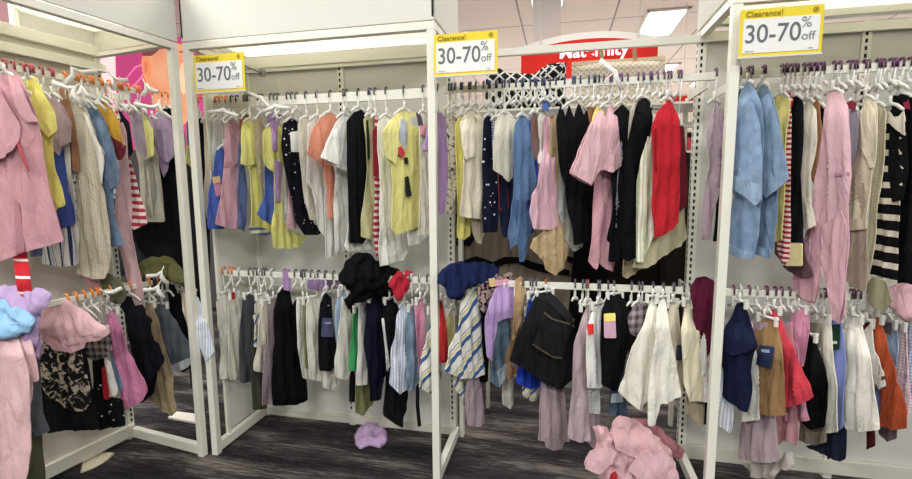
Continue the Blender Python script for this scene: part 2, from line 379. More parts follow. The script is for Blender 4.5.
def plane_for(r, px, psi=None, zoff=0.0, base=None):
    """vertical plane through the rail point seen at pixel column px"""
    pl = Plane()
    if base is not None: pl.A = np.array([base[0], base[1], r.z if r else base[2]])
    else:
        lo, hi = -.6, np.linalg.norm(r.p1-r.p0)+.6
        f = lambda t: proj(r.p0+r.dir*t+Z*r.z)[0]-px
        s = f(hi) > f(lo)
        for _ in range(40):
            m = (lo+hi)/2
            if (f(m) > 0) == s: hi = m
            else: lo = m
        pl.A = r.p0+r.dir*lo+Z*r.z
    a = math.atan2(pl.A[0]-CAM[0], pl.A[1]-CAM[1])
    ang = a + (r.sgn if r else 1)*math.radians(48 if psi is None else psi)
    pl.u = np.array([math.sin(ang), math.cos(ang), 0])
    if pl.u @ RT < 0: pl.u = -pl.u
    n = np.array([-pl.u[1], pl.u[0], 0])
    if n @ (CAM-pl.A) < 0: n = -n
    pl.n = n; v = CAM-pl.A; v[2] = 0; pl.v = v/np.linalg.norm(v)
    return pl
def fwd_amt(z, ztop, f): 
    t = min(1, max(0, (ztop-z)/.12)); return f*(.25+.75*t*t*(3-2*t))
def unproj(pl, x, y, ztop, f):
    P = on_plane(x, y, pl.A, pl.n)
    for _ in range(3):
        F = fwd_amt(P[2], ztop, f); P = on_plane(x, y, pl.A+pl.v*F, pl.n)
    F = fwd_amt(P[2], ztop, f)
    return np.array([(P-pl.A-pl.v*F) @ pl.u, P[2]-pl.A[2]])
def cloth(name, pl, poly, m, f=0.0, thick=.008, fold=.008, lam=.05, crump=0.0, parent=None, h=.012, edge=.012, ztop=None, round_=.08):
    SEED[0] += 1; rnd = random.Random(SEED[0])
    if ztop is None: ztop = max(on_plane(x, y, pl.A, pl.n)[2] for x, y in poly)
    P = [unproj(pl, x, y, ztop, f) for x, y in poly]
    P = resample(smooth_outline(P, round_), h)
    P = np.array(P)
    if crump > 0: P = P+np.array([[noise.noise(Vector((a*28, b*28, p)))*.014 for p in (1.3, 8.7)] for a, b in P])
    mn, mx = P.min(0), P.max(0)
    if (mx-mn).max() < .12: h = h*.6
    gx, gy = np.meshgrid(np.arange(mn[0], mx[0], h), np.arange(mn[1], mx[1], h*.87))
    gx = gx + (np.arange(gx.shape[0]) % 2)[:, None]*h*.5
    Q = np.stack([gx.ravel(), gy.ravel()], 1)
    if len(Q):
        Q = Q[inside(Q[:, 0], Q[:, 1], P)]
        if len(Q): Q = Q[edge_dist(Q, P) > h*.55]
    V = [Vector((float(a), float(b))) for a, b in list(P)+list(Q)]
    n = len(P)
    vo, eo, fo, _, _, _ = delaunay_2d_cdt(V, [], [list(range(n))], 1, 1e-5)
    vo = np.array([(v.x, v.y) for v in vo]); d = edge_dist(vo, P); bnd = d < 1e-5
    tt = np.clip(d/edge, 0, 1); th = (.0022+thick*np.sqrt(np.clip(1-(1-tt)**2, 0, 1))) if crump > 0 else .002+thick*(lambda q: q*q*(3-2*q))(np.clip(d/.05, 0, 1))
    p1, p2, p3 = rnd.random()*6, rnd.random()*6, rnd.random()*6; l1 = lam*(.8+.5*rnd.random()); l2 = l1*.57
    s, z = vo[:, 0], vo[:, 1]; zt = z.max(); dep = np.clip((zt-z)/.25, 0, 1)
    k = 2*math.pi
    sh = (1-np.abs(s-s.mean())*1.2)
    w1 = 1-2*np.abs(np.sin(math.pi*(s*sh/l1+.22*np.sin(z*6+p3)+.5*z)+p1))**.8; w2 = np.sin(k*(s/l2+.3*np.sin(z*9+p1)+z*1.5)+p2)
    w3 = np.array([noise.noise(Vector((a*22+p1*5, b*7+p2*5, p3))) for a, b in vo])
    off = fold*(.3+.7*dep)*(.6*w1+.25*w2+1.1*w3)
    if crump > 0:
        ca, sa = math.cos(p1), math.sin(p1)
        nz = np.array([(1-2.6*abs(noise.noise(Vector(((a*ca+b*sa)*9+p1*9, (b*ca-a*sa)*21+p2*7, p3)))))+.6*(1-2.6*abs(noise.noise(Vector((a*26+p1*5, b*16, p2*3))))) for a, b in vo])
        off = off+crump*nz
    off = off*np.clip(d/.012, .75, 1)
    F = np.array([fwd_amt(zz+pl.A[2], ztop, f) for zz in z])
    base = pl.A + s[:, None]*pl.u + z[:, None]*Z + F[:, None]*pl.v
    fr = base + (off+th)[:, None]*pl.n; bk = base + (off-th)[:, None]*pl.n
    bm = bmesh.new(); uvl = bm.loops.layers.uv.new('UV')
    org = np.array([0, 0, 0]) if parent is None else np.array(parent.location)
    if parent is None: org = pl.A+Z*zt
    vf = [bm.verts.new(p-org) for p in fr]
    vb = [bm.verts.new(bk[i]-org) for i in range(len(vo))]
    idx = {}
    for i, v in enumerate(vf): idx[v] = i
    for i, v in enumerate(vb): idx[v] = i
    uo, zo = rnd.random(), rnd.random()
    tot = 0
    for tri in fo:
        a, b, c = tri[:3]
        for vs_ in ((vf[a], vf[b], vf[c]), (vb[c], vb[b], vb[a])):
            try: fc = bm.faces.new(vs_)
            except ValueError: continue
            fc.smooth = True
            for lp in fc.loops:
                i = idx[lp.vert]; lp[uvl].uv = (vo[i][0]+uo, vo[i][1]+zo)
    for e in [e for e in bm.edges if e.is_boundary]:
        a, b = e.verts; i, j = idx[a], idx[b]
        if a is vf[i] and b is vf[j]:
            f0 = e.link_faces[0]; e.smooth = False
            e2 = bm.edges.get((vb[i], vb[j]))
            if e2: e2.smooth = False
            vv = [a, b, vb[j], vb[i]]
            lv = list(f0.verts); k = lv.index(a)
            if lv[(k+1) % len(lv)] is b: vv = vv[::-1]
            try: rf = bm.faces.new(vv)
            except ValueError: continue
            for lp in rf.loops: q = idx[lp.vert]; lp[uvl].uv = (vo[q][0]+uo, vo[q][1]+zo)
    o = link(name, bm, m, parent)
    if parent is None: o.location = org
    o['_z'] = float(zt); del o['_z']
    return o, P, ztop

def hook_pts(top, n, r=.013):
    """n: direction across the rail"""
    out = []
    for k in range(7):
        a = math.pi*(1.15 - k/6*1.15)
        out.append(top + n*(math.cos(a)*r) + Z*(math.sin(a)*r-.002))
    return out
HANGN = 0
def hanger(r, pl, zj, sl, sr, zl, zr, label, kind='top', f=0.0, group=None, mark=None, big=False):
    """zj: height of the arm junction; sl, sr: arm ends in the plane; zl, zr: heights of the arm ends"""
    global HANGN
    HANGN += 1
    A = pl.A
    n = np.array([-r.dir[1], r.dir[0], 0])
    if n @ pl.v < 0: n = -n
    J = np.array([A[0], A[1], zj]) + pl.v*f*.3
    bm = bmesh.new()
    lo = Vector(A)
    rel = lambda p: Vector(p)-lo
    if kind == 'top':
        for s, z_ in ((sl, zl), (sr, zr)):
            mid = J+pl.u*s*.5+Z*((z_-zj)*.38)+Z*.004; end = np.array([A[0], A[1], z_])+pl.u*s+pl.v*f*.3
            tube(bm, [rel(J+Z*.006), rel(J+pl.u*s*.12), rel(mid), rel(end)], .003, 6, .007)
    else:
        tube(bm, [rel(J+pl.u*sl), rel(J), rel(J+pl.u*sr)], .004, 6, .006)
    tube(bm, [rel(J-Z*.01), rel(J+Z*.02), rel(J+Z*.03)], .006)
    o = link('clothes_hanger', bm, HANG, None, True); o.location = A
    tag(o, label, 'hanger', group)
    bm = bmesh.new(); top = np.array([A[0], A[1], r.z+.004])
    hp = hook_pts(top, n); c = hp[-1]
    tube(bm, [rel(p) for p in hp]+[rel(c-Z*.03), rel(np.array([A[0], A[1], max(zj+.03, r.z-.07)])+n*.008), rel(J+Z*.02)], .0028, 6)
    link('hook', bm, 'shiny E9E8E0', o, True)
    if mark:
        bm = bmesh.new()
        tube(bm, [rel(p) for p in hp[2:]]+[rel(c-Z*.020)], .0045, 6)
        link('size_marker', bm, 'shiny '+mark, o, True)
    if kind == 'clip':
        for s in (sl*.86, sr*.86):
            bm = bmesh.new(); q = J+pl.u*s
            def fr(a, b, c_): return tuple(rel(q+pl.u*a+pl.n*b+Z*c_))
            box(bm, (-.006, -.007, -.030), (.006, .007, .010), fr, .002); link('clip', bm, HANG, o)
    return o
def g(rk, name, desc, m, poly, f=0.0, hang='top', hx=None, parts=(), cat=None, up=True, psi=None, thick=.003, fold=.011, crump=0.0, lam=.05, place=None, group=None, base=None, zj=None, mark=True, h=.012, round_=None, edge=None):
    if round_ is None: round_ = .12 if crump else .07
    if edge is None: edge = .018 if crump else .008
    P = pts(poly); r = RAILS[rk]; XC = sum(p[0] for p in P)/len(P); sc = 1.07 if (hang and not crump) else 1.03
    ex = lambda q: [(XC+(x-XC)*sc, y) for x, y in q]
    P = ex(P); USED.append((rk, XC, desc))
    y0_, y1_ = min(p[1] for p in P), max(p[1] for p in P)
    yt = {'MU': 116, 'CU': 116, 'RU': 112, 'LU': 122, 'ML': 304, 'CL': 306, 'RL': 322, 'LL': 318}[rk]
    if hang is None and not crump and base is None and up and y0_ > yt+8:
        P = [((XC+(x-XC)*.55, yt+(y-y0_)*.35) if y < y0_+.28*(y1_-y0_) else (x, y)) for x, y in P]
        f = f-.015
    ti = min(range(len(P)), key=lambda i: P[i][1])
    if hx is None: hx = P[ti][0]
    pl = plane_for(r, hx, psi, base=base)
    o, O, ztop = cloth(name, pl, P, m, f, thick, fold, lam, crump, h=h, round_=round_, edge=edge)
    words = place or ('on the '+r.words[0])
    lb = desc+' '+words
    if len(lb.split()) > 16: lb = lb.replace(' canopied middle', ' canopied').replace(' sideways left', ' left')
    if len(lb.split()) > 16: lb = lb.replace(' the ', ' ', 1)
    tag(o, lb, cat or name.replace('_', ' '), group)
    for pt in parts:
        pn, pm, pp = pt[:3]; df = pt[3] if len(pt) > 3 else .014; lb = pt[4] if len(pt) > 4 else None
        q, _, _ = cloth(pn, pl, ex(pts(pp)), pm, f+df, .0035 if pn in ('price_tag', 'button', 'string', 'heart_print', 'pocket') else .003, .002 if pn in ('price_tag', 'button', 'pocket', 'heart_print') else fold*.8, lam, parent=o, ztop=ztop, h=.01, round_=.08, edge=.01)
        if lb: q['label'] = lb
    if hang:
        zt = O[:, 1].max()+pl.A[2]
        near = O[O[:, 1] > O[:, 1].max()-.05]
        sl, sr = near[:, 0].min()+.008, near[:, 0].max()-.008
        sl = max(-.19, min(sl, -.03)); sr = min(.19, max(sr, .03))
        if hang == 'top':
            J = min(zt+.006, r.z-.035) if zj is None else zj
            zl = zr = J-.04
            zl = J+.5*sl-.004; zr = J-.5*sr-.004
        else:
            J = min(zt+.006, r.z-.035); zl = zr = J
        hanger(r, pl, J, sl, sr, zl, zr, 'white hanger holding the '+desc, hang, f, 'hangers on the '+r.words[0], r.marker(hx) if mark else None)
    return o
USEDL = set()
def fill(rk, x0, x1, n, zj=None, w=.09, sd=1):
    r = RAILS[rk]; rnd = random.Random(sd*31+int(x0)); w = w*.55
    n = max(2, int(n*.6))
    for i in range(n):
        px = x0+(x1-x0)*(i+.5)/n+rnd.uniform(-.8, .8)
        pl = plane_for(r, px, 48+rnd.uniform(-8, 8))
        z = (r.z-.12 if zj is None else zj)+rnd.uniform(-.012, .01); ww = w*rnd.uniform(.7, 1.1)
        for nb in sorted((u for u in USED if u[0] == rk), key=lambda u: abs(u[1]-px)):
            kk = ('left' if px < nb[1] else 'right', nb[2])
            if kk not in USEDL: USEDL.add(kk); break
        hanger(r, pl, z, -ww, ww, z-.8*ww, z-.8*ww, 'spare white hanger squeezed '+('left' if px < nb[1] else 'right')+' of the '+nb[2], 'top', 0, 'crowded hangers on the '+r.words[0], r.marker(px))
# ================================================================== left fixture, upper rail
g('LU', 'dress', 'black long sleeveless dress', 'plain 17171C', "158,110 170,108 179,116 183,134 185,175 187,240 186,288 165,282 150,262 133,236 134,215 146,190 152,150", f=-.02, hx=166)
g('LU', 't_shirt', 'plain lavender short sleeved tee', 'plain B49BBC', "152,116 160,113 168,117 172,126 173,150 168,166 164,178 160,168 156,150", hx=160, parts=[('sleeve', 'plain B7A0C0', "158,120 167,120 173,135 173,157 166,163 158,152", .015)])
g('LU', 'tank_top', 'pale grey green pocketed sleeveless top', 'plain BDBBA4', "137,124 150,118 153,145 158,158 161,190 164,222 146,222 143,200 140,165 136,148", hx=150, parts=[('shaded_pocket', 'plain 8F8E7E', "144,160 151,158 155,190 154,216 147,216", .012)])  # pocket panel carries the grey shadow on the top in its colour
g('LU', 't_shirt', 'mauve tee with knotted lemon neck strap', 'plain AA98A8', "129,112 138,108 148,116 152,128 152,152 144,156 138,152 133,138", hx=138, parts=[('neck_strap', 'plain DEDB78', "142,110 146,118 152,130 153,156 147,158 145,138", .016)])
g('LU', 't_shirt', 'black lace trimmed tee', 'plain 24222A', "113,112 120,110 128,122 132,150 126,162 118,150", hx=119)
g('LU', 't_shirt', 'red and white striped long tee', 'stripe_h C43A48 EFDAD2 .036 .5', "119,130 125,132 131,160 138,190 144,212 146,224 133,230 128,205 122,180 117,160", f=.0, hx=121, zj=1.80)
g('LU', 'scarf', 'crimson white dotted neckerchief', 'blotch C8284A F0E4DE 60 .46', "101,88 110,86 114,100 119,118 118,124 110,116 103,104", f=.03, hang=None, hx=106)
g('LU', 't_shirt', 'mustard ringer tee with maroon hem', 'plain E3A72E', "97,98 104,98 111,108 118,122 124,148 116,150 109,132 101,115", f=.01, hx=101, parts=[('hem', 'plain 7D2A33', "108,134 116,140 125,146 124,154 119,161 111,150", .004, 'maroon hem')])
g('LU', 'pyjama_trousers', 'long pale pink trouser leg', 'plain DDB0B4', "110,170 119,165 126,195 133,240 138,268 143,290 142,307 134,306 131,292 122,262 116,230 112,200", f=.0, hx=114, hang=None)
g('LU', 'denim_shirt', 'mid blue short sleeved denim shirt', 'denim 5F84B2', "84,103 93,102 103,117 110,138 118,165 119,182 112,190 113,212 118,232 122,245 110,247 104,215 97,180 90,140", f=.01, hx=89, parts=[('sleeve', 'denim 6A8FBA', "93,112 102,120 112,146 119,168 119,183 110,190 105,176 99,150", .02)])
g('LU', 'tank_top', 'long cream crochet tank', 'crochet D9CFB2', "72,101 80,103 86,108 91,122 98,143 103,152 102,163 99,175 104,196 107,225 109,262 103,279 92,279 77,274 79,240 78,200 77,165 73,128", f=.02, hx=77, parts=[('armhole_trim', 'plain EFEBDD', "84,112 87,116 99,146 103,160 102,184 99,182 99,166 92,142", .02)])
g('LU', 'sweatshirt', 'dusty rose sweatshirt below crochet hem', 'plain C28C93', "82,260 102,262 101,282 97,290 89,289 80,276", hx=92, hang=None)
g('LU', 'camisole', 'tan brown strappy camisole', 'plain A5714F', "60,88 67,87 71,108 75,125 78,150 78,172 73,170 68,135 64,112", hx=64)
g('LU', 'skirt', 'black white floral skirt sliver', 'blotch 1C1C22 D8D6CC 70 .45', "60,160 71,160 76,200 77,222 68,212 61,190", hx=66, hang=None)
g('LU', 'tank_top', 'white ribbed vest behind crochet tank', 'knit D5D5CE', "71,165 79,170 80,215 79,245 74,222 71,195", hx=74, hang=None)
g('LU', 't_shirt', 'dusty mauve cap sleeved tee', 'plain AE939B', "45,95 54,97 62,106 70,122 70,140 62,146 60,156 52,150 47,120", hx=50, parts=[('sleeve', 'plain B79CA4', "50,104 58,106 69,124 69,142 60,147 53,130", .015)])
g('LU', 'blouse', 'royal blue blouse behind yellow tee', 'plain 3F55A6', "50,148 60,152 67,190 75,212 73,224 58,230 52,210", hx=55, hang=None)
g('LU', 'shorts', 'navy white vertical striped shorts', 'multi_v DAD8CC 2A3A62 A9B4CC .05', "42,235 48,222 74,222 78,240 77,265 60,267 42,264", hx=58, hang=None)
g('LU', 'denim_shorts', 'blue denim hem beside striped shorts', 'denim 5C86B8', "28,250 42,248 41,256 30,257", hx=36, hang=None)
g('LU', 't_shirt', 'bright yellow V neck tee', 'plain E8DF62', "18,78 28,76 38,78 42,92 54,112 56,128 51,137 50,146 56,172 64,205 52,212 48,200 44,180 38,150 28,110", f=.02, hx=28, parts=[('sleeve', 'plain EBE36A', "36,90 44,96 55,116 56,130 48,138 41,128", .02)])
g('LU', 'shirt_dress', 'large dusty pink belted shirt dress', 'plain CE929D', "-26,78 -8,72 6,69 14,69 21,78 28,95 35,118 41,140 44,162 48,190 54,218 61,241 42,247 25,252 0,262 -26,266", f=.04, hx=4, fold=.011, parts=[
  ('sleeve', 'plain D49AA4', "-24,84 0,86 8,104 20,126 19,140 12,152 4,158 -24,164", .03),
  ('lapel', 'plain D29AA3', "8,74 18,80 30,108 37,122 26,122 16,108", .02),
  ('drawstring', 'plain C4545C', "17,142 19,142 24,157 29,171 27,172 21,158", .035, 'red drawstring loop'), ('placket', 'plain B77C87', "15,200 19,205 24,240 24,252 17,254 16,225", .006)])
g('LU', 'shirt', 'red sleeve with white stripes hanging low', 'stripe_h D01F2A EFD9D2 .06 .84', "12,250 26,250 30,282 34,305 37,330 35,356 30,342 22,308 17,288", f=.17, hx=22, hang=None, up=False)
fill('LU', 8, 56, 9, 1.80, .07)
fill('LU', 60, 140, 15, 1.80, .10, 2)
# loose hangers thrown across the rail
def loose(px1, py1, px2, py2, off, label, h=.012, group='loose hangers lying across the left rails'):
    r = RAILS['LU']; n = LN
    A = on_plane(px1, py1, r.p0-LN*off, n); B = on_plane(px2, py2, r.p0-LN*(off+.04), n)
    v = (B-A); L = np.linalg.norm(v); v /= L; q = np.cross(v, n); q /= np.linalg.norm(q)
    if q[2] < 0: q = -q
    bm = bmesh.new(); m_ = (A+B)/2+q*.045
    tube(bm, [A-m_, (A*.6+B*.4)+q*.02-m_, m_-m_, (A*.4+B*.6)+q*.02-m_, B-m_], h*.6, 6, h*.9)
    o = link('clothes_hanger', bm, HANG, None, True); o.location = m_; tag(o, label, 'hanger', group)
    bm = bmesh.new(); tube(bm, [Vector(q*s+v*t) for s, t in ((.03, 0), (-.01, 0), (-.025, .006), (-.03, .014), (-.024, .022), (-.014, .02))], .0025); link('hook', bm, 'shiny E9E8E0', o, True)
loose(62, 86, 97, 71, .02, 'loose white hanger slanting upward over the left rail clips')
loose(113, 90, 128, 80, .02, 'loose white hanger tilted in front of the poster hair')
loose(52, 82, 80, 104, .05, 'loose white hanger lying by the brown camisole')
loose(70, 97, 96, 99, .06, 'loose white hanger lying level above the crochet tank')
loose(134, 104, 176, 122, .08, 'broad white hanger sticking out above the lavender tee')
loose(142, 96, 158, 92, .05, 'loose white hanger standing against the poster face')

# ================================================================== left fixture, lower rail
g('LL', 'jacket', 'olive jacket draped over the hanger tops', 'plain 5E5E33', "138,268 145,260 158,256 170,257 178,264 184,275 191,284 184,287 176,281 166,276 152,277 144,282 138,276", f=.08, hang=None, crump=.012, thick=.03, hx=164)
g('LL', 'trousers', 'folded olive khaki trousers', 'plain 63634A', "101,278 110,273 121,280 127,292 122,304 112,303 104,294", f=.02, hang=None, crump=.01, hx=113)
g('LL', 'shirt', 'blue white striped shirt edge', 'stripe_v AFC0DE E8E8E2 .012 .5', "186,290 198,298 206,322 213,352 206,362 198,345 190,318", hx=181, hang='clip', f=.24)
g('LL', 'trousers', 'pale beige folded trousers', 'plain CFC3A4', "181,284 190,292 198,322 204,352 198,360 190,338 183,310", hx=179, hang='clip', f=.18)
g('LL', 'skirt', 'black skirt beside denim shorts', 'plain 15151A', "167,284 174,279 181,296 190,320 200,350 196,362 184,372 178,360 172,320", hx=172, hang='clip', f=.01)
g('LL', 'shoulder_strap', 'black bag strap dangling below shorts', 'plain 1B1B1E', "186,340 190,340 194,366 197,384 205,412 202,414 193,392", hx=193, hang=None, cat='strap', up=False, thick=.004)
g('LL', 'denim_shorts', 'dark washed grey denim shorts', 'denim 55636F', "154,310 160,304 167,308 178,325 190,348 193,358 180,364 170,372 164,350 158,330", hx=160, hang='clip', f=.02, parts=[('frayed_hem', 'knit B9BEC2', "170,366 192,356 193,360 186,368 172,374", .01, 'frayed white hem')])
g('LL', 'trousers', 'tan khaki trousers hanging to a point', 'plain A8926C', "143,304 152,303 158,320 165,350 171,372 172,396 175,412 170,417 160,408 148,398 152,385 152,350", hx=148, hang='clip', f=.0)
g('LL', 'blouse', 'black draped blouse with loose sleeves', 'plain 16161E', "123,302 130,295 135,306 142,306 152,322 151,332 160,345 164,358 156,372 152,380 142,390 134,392 136,372 130,340 126,318", hx=129, f=.04, crump=.006)
g('LL', 'shorts', 'black shorts under the draped blouse', 'plain 1A1A20', "134,372 150,362 156,375 154,392 144,402 134,404", hx=142, hang=None, f=.03)
g('LL', 'leggings', 'bright bubblegum pink leggings', 'plain D87BA6', "107,314 113,309 122,328 128,352 138,372 146,390 141,401 124,411 120,400 118,380 112,350", hx=111, f=.05, hang='clip')
g('LL', 'shirt', 'light blue shirt sliver beside red tag', 'plain 86B3D8', "107,336 113,338 118,362 124,390 118,392 112,368", hx=109, hang='clip', f=.03)
g('LL', 'shorts', 'black star printed shorts', 'dots 141419 E6E6EA 40', "94,350 104,345 106,395 121,400 124,426 98,430 92,405", hx=99, hang='clip', f=.04, parts=[('side_panel', 'plain E9E4DC', "104,356 110,362 117,390 116,395 108,398", .012, 'white side panel'), ('red_tab', 'plain D3222C', "102,368 105,366 109,392 108,400 104,399", .016, 'red tab')])
g('LL', 'dress', 'black flared dress with deep hem', 'plain 121216', "30,386 46,388 70,402 86,408 92,395 96,420 98,430 60,431 48,434 38,416", hx=60, hang=None, f=.05)
g('LL', 'jeans', 'faded grey jeans leg', 'denim 5A6670', "26,384 34,388 42,412 48,432 36,437 30,420", hx=30, hang=None, f=.06)
g('LL', 'shirt', 'brown grey plaid shirt', 'plaid 34302E 8C7E76 .03', "76,338 90,330 104,328 111,340 108,356 94,361 80,352", hx=96, hang='clip', f=.06)
g('LL', 'skirt', 'black cream leopard print skirt', 'blotch 17171A A79880 34 .55', "42,352 50,344 66,344 80,352 87,378 91,400 84,412 70,410 56,402 42,388 37,370", hx=62, hang=None, f=.075, fold=.009)
g('LL', 'top', 'crumpled lilac ruffled top', 'plain B397C8', "-10,290 4,286 16,284 30,290 40,287 51,292 49,306 40,316 41,335 42,356 34,362 28,345 16,330 -10,318", f=.07, hang=None, crump=.02, thick=.02, hx=20)
g('LL', 'blouse', 'light blue ruffled blouse in layers', 'plain 86BAE2', "-10,300 8,298 22,303 34,314 33,325 28,332 16,338 -10,336", f=.11, hang=None, crump=.018, thick=.018, hx=10, parts=[('ruffle', 'plain 93C4E8', "-8,312 10,306 28,314 32,320 20,324 -8,326", .025), ('ruffle', 'plain 7AAFD9', "-8,326 12,326 28,324 26,331 8,336 -8,336", .02)])
g('LL', 'sweatshirt', 'pale pink sweatshirt folded sideways', 'plain DCA9AE', "40,312 48,302 58,298 72,303 86,312 98,321 108,328 107,334 96,340 82,337 87,343 72,349 50,346 40,338 36,325", f=.10, hang=None, crump=.005, thick=.012, hx=70, parts=[('cuff', 'plain D49FA5', "82,334 96,334 107,328 108,334 97,341 85,342", .012), ('hem_band', 'plain D6A2A8', "50,338 72,344 86,341 84,348 72,353 52,349", .012)])
g('LL', 'sweatshirt', 'pale pink sweatshirt with long sleeve hanging', 'plain DFB0B2', "-16,336 4,332 18,330 27,344 36,358 39,380 30,384 29,405 31,440 27,474 20,488 4,488 -4,440 -16,420", f=.14, hang=None, thick=.012, hx=12, fold=.012, parts=[('sleeve', 'plain E3B5B8', "2,340 18,338 28,372 30,420 29,470 24,486 6,486 0,420", .03)])
g('LL', 'skirt', 'dark olive skirt hem low at left', 'plain 4B4A38', "28,430 40,434 43,462 44,490 26,490", hx=34, hang=None, f=.06)
fill('LL', 62, 104, 9, .865, .10, 3)
fill('LL', 142, 180, 8, .85, .08, 4)
loose(106, 304, 122, 288, .05, 'loose white hanger leaning by the pink trouser cuff')
loose(143, 290, 164, 298, .10, 'loose white hanger below the olive jacket, tilted right')
loose(146, 276, 168, 284, .09, 'loose white hanger tucked right under the olive jacket')

# ================================================================== middle fixture, upper rail
g('MU', 'top', 'small lavender top with lime hem', 'plain A98CB8', "187,122 192,119 197,128 197,148 193,158 187,156", hx=192, parts=[('hem', 'plain D8D46A', "187,146 197,142 197,160 192,168 187,162", .008, 'lime hem')])
g('MU', 'dress', 'long black dress at left end', 'plain 17171D', "195,122 201,118 207,126 208,150 206,170 207,205 208,228 204,234 200,205 197,165", hx=200)
g('MU', 'trousers', 'beige cream linen trousers', 'plain C7BA9B', "203,120 212,116 216,122 215,150 212,180 209,222 205,205 206,160", hx=209, f=.005)
g('MU', 'shirt', 'light grey striped shirt sliver', 'stripe_v B6B5AC D8D7CE .01', "214,122 220,120 222,140 220,170 216,180 213,160", hx=217, f=.0)
g('MU', 'blouse', 'royal blue blouse with pink tag', 'plain 4763BE', "217,150 222,146 226,156 226,180 225,210 224,229 209,229 208,212 212,178", hx=221, f=.015, parts=[('price_tag', 'paper D79AB4', "213,178 219,176 223,194 217,197", .015, 'pink price tag'), ('tag_header', 'paper E3C58B', "213,177 219,176 220,182 214,184", .02)])
g('MU', 'dress', 'dusty pink tiered sundress', 'plain D29BA9', "226,124 232,119 239,126 239,148 240,168 243,200 245,222 240,230 228,228 217,224 220,206 225,175 226,150", hx=232, f=.02, fold=.009, parts=[('waist_seam', 'plain C98FA0', "225,162 240,160 240,165 225,167", .006)])
g('MU', 'shirt', 'denim blue shirt hem', 'plain 5468A0', "238,190 246,192 247,222 243,232 238,226", hx=242, hang=None)
g('MU', 'romper', 'pastel yellow ruffle sleeve romper', 'plain DDD86A', "243,124 249,119 256,128 257,165 260,190 267,214 272,232 262,230 250,228 251,196 250,170 243,164 242,146", hx=249, f=.03, parts=[('ruffle_sleeve', 'plain E3DE74', "243,132 251,128 257,144 256,164 248,166 242,164", .016)])
g('MU', 'tank_top', 'orange rust tank shoulder', 'plain B9774E', "240,114 246,112 250,116 249,130 243,136 240,126", hx=245)
g('MU', 'dress', 'beige straw coloured knit dress', 'knit C6B387', "254,119 260,117 265,128 268,155 267,185 262,196 259,176 256,150", hx=259, f=.0)
g('MU', 'top', 'indigo blue flared top corner', 'plain 4A69C4', "269,178 274,182 275,214 274,226 262,219 258,214 264,196", hx=270, f=.02, hang=None)
g('MU', 'skirt', 'blue striped hem under yellow romper', 'stripe_h 5468A0 D8D8A0 .03', "248,226 264,228 272,232 266,236 252,234", hx=258, hang=None, up=False)
g('MU', 'romper', 'lemon yellow open back romper', 'plain DAD66C', "264,132 271,124 280,123 284,140 283,165 281,195 283,220 292,232 305,236 299,247 288,249 274,248 272,228 275,196 273,172 265,164", hx=275, f=.04, fold=.009, parts=[('strap', 'plain B58CC0', "268,116 276,112 283,114 278,126 277,150 273,152 272,128", .012, 'lilac knit strap'), ('ribbon', 'plain B58CC0', "275,160 281,162 281,200 276,202", .012, 'lilac ribbon')])
g('MU', 'blouse', 'pale rose blouse corner', 'plain D9A8B0', "287,196 293,194 299,220 300,228 288,229", hx=290, hang=None)
g('MU', 'shirt', 'off white shirt behind navy dress', 'plain CBCBBD', "282,160 288,160 291,190 290,212 285,214", hx=285, hang=None)
g('MU', 'dress', 'navy dress with white tick print', 'dots 15161F E4E4E4 44', "284,124 291,118 299,122 301,150 303,180 308,205 314,224 322,229 318,235 304,235 297,222 290,190 285,166 283,145", hx=292, f=.05, parts=[('price_tag', 'paper E9E9E4', "291,132 298,131 299,152 292,152", .015, 'blank white tag')])
g('MU', 'blouse', 'cream sheer long blouse', 'plain D5CDB8', "299,123 306,117 313,122 315,160 317,195 318,220 310,220 304,190 301,155", hx=306, f=.015)
g('MU', 'blouse', 'white crepe blouse behind coral tee', 'plain DFDED6', "309,124 316,116 324,120 324,180 327,215 331,242 326,240 318,225 314,190 308,182 308,150", hx=317, f=.01)
g('MU', 't_shirt', 'white tee bottom under coral tee', 'plain E4E3DC', "318,160 330,164 336,200 338,236 345,251 326,260 325,230 324,180", hx=326, f=.01, hang=None)
g('MU', 'tank_top', 'coral orange tank with long panel', 'plain E08A6B', "314,128 322,117 330,113 338,114 341,126 337,148 333,168 336,190 338,214 337,220 329,219 328,190 325,168 318,160 308,154", hx=330, f=.045, parts=[('front_panel', 'plain D98063', "324,160 333,164 337,190 338,216 330,219 328,190", .008)])
g('MU', 't_shirt', 'long white tee behind black tank', 'plain D6D6CE', "335,165 350,160 352,200 353,240 354,250 336,252 334,210", hx=343, f=.005, hang=None)
g('MU', 't_shirt', 'boxy white short sleeved tee', 'plain E8E7E0', "335,124 343,114 349,116 351,140 349,172 336,167 322,158 328,142", hx=344, f=.055, parts=[('sleeve', 'plain EBEAE3', "333,132 340,126 344,148 340,166 323,158", .014)])
g('MU', 'tank_top', 'long plain black tank', 'plain 141417', "347,122 354,112 363,109 367,114 366,150 366,190 365,238 363,244 350,243 349,190 349,150", hx=358, f=.04)
g('MU', 'tank_top', 'sage yellow ribbed tank', 'knit C3BE86', "364,119 369,114 373,120 374,160 376,200 375,236 369,239 362,237 364,200 367,165", hx=369, f=.02, parts=[('neckline', 'plain 2A2A26', "366,120 368,120 370,158 368,160", .01, 'dark neckline edge')])
g('MU', 'sweater', 'red jumper with striped skirt part', 'stripe_h C22A3E E7CFC8 .03 .55', "373,150 378,146 380,180 381,220 380,250 377,258 374,230 375,190", hx=376, f=.02, hang=None, parts=[('yoke', 'plain A82238', "373,130 378,128 380,160 378,178 374,176", .008)])
g('MU', 'cardigan', 'tan cardigan shoulder', 'plain 8E7458', "373,117 377,116 380,130 379,148 374,148", hx=375)
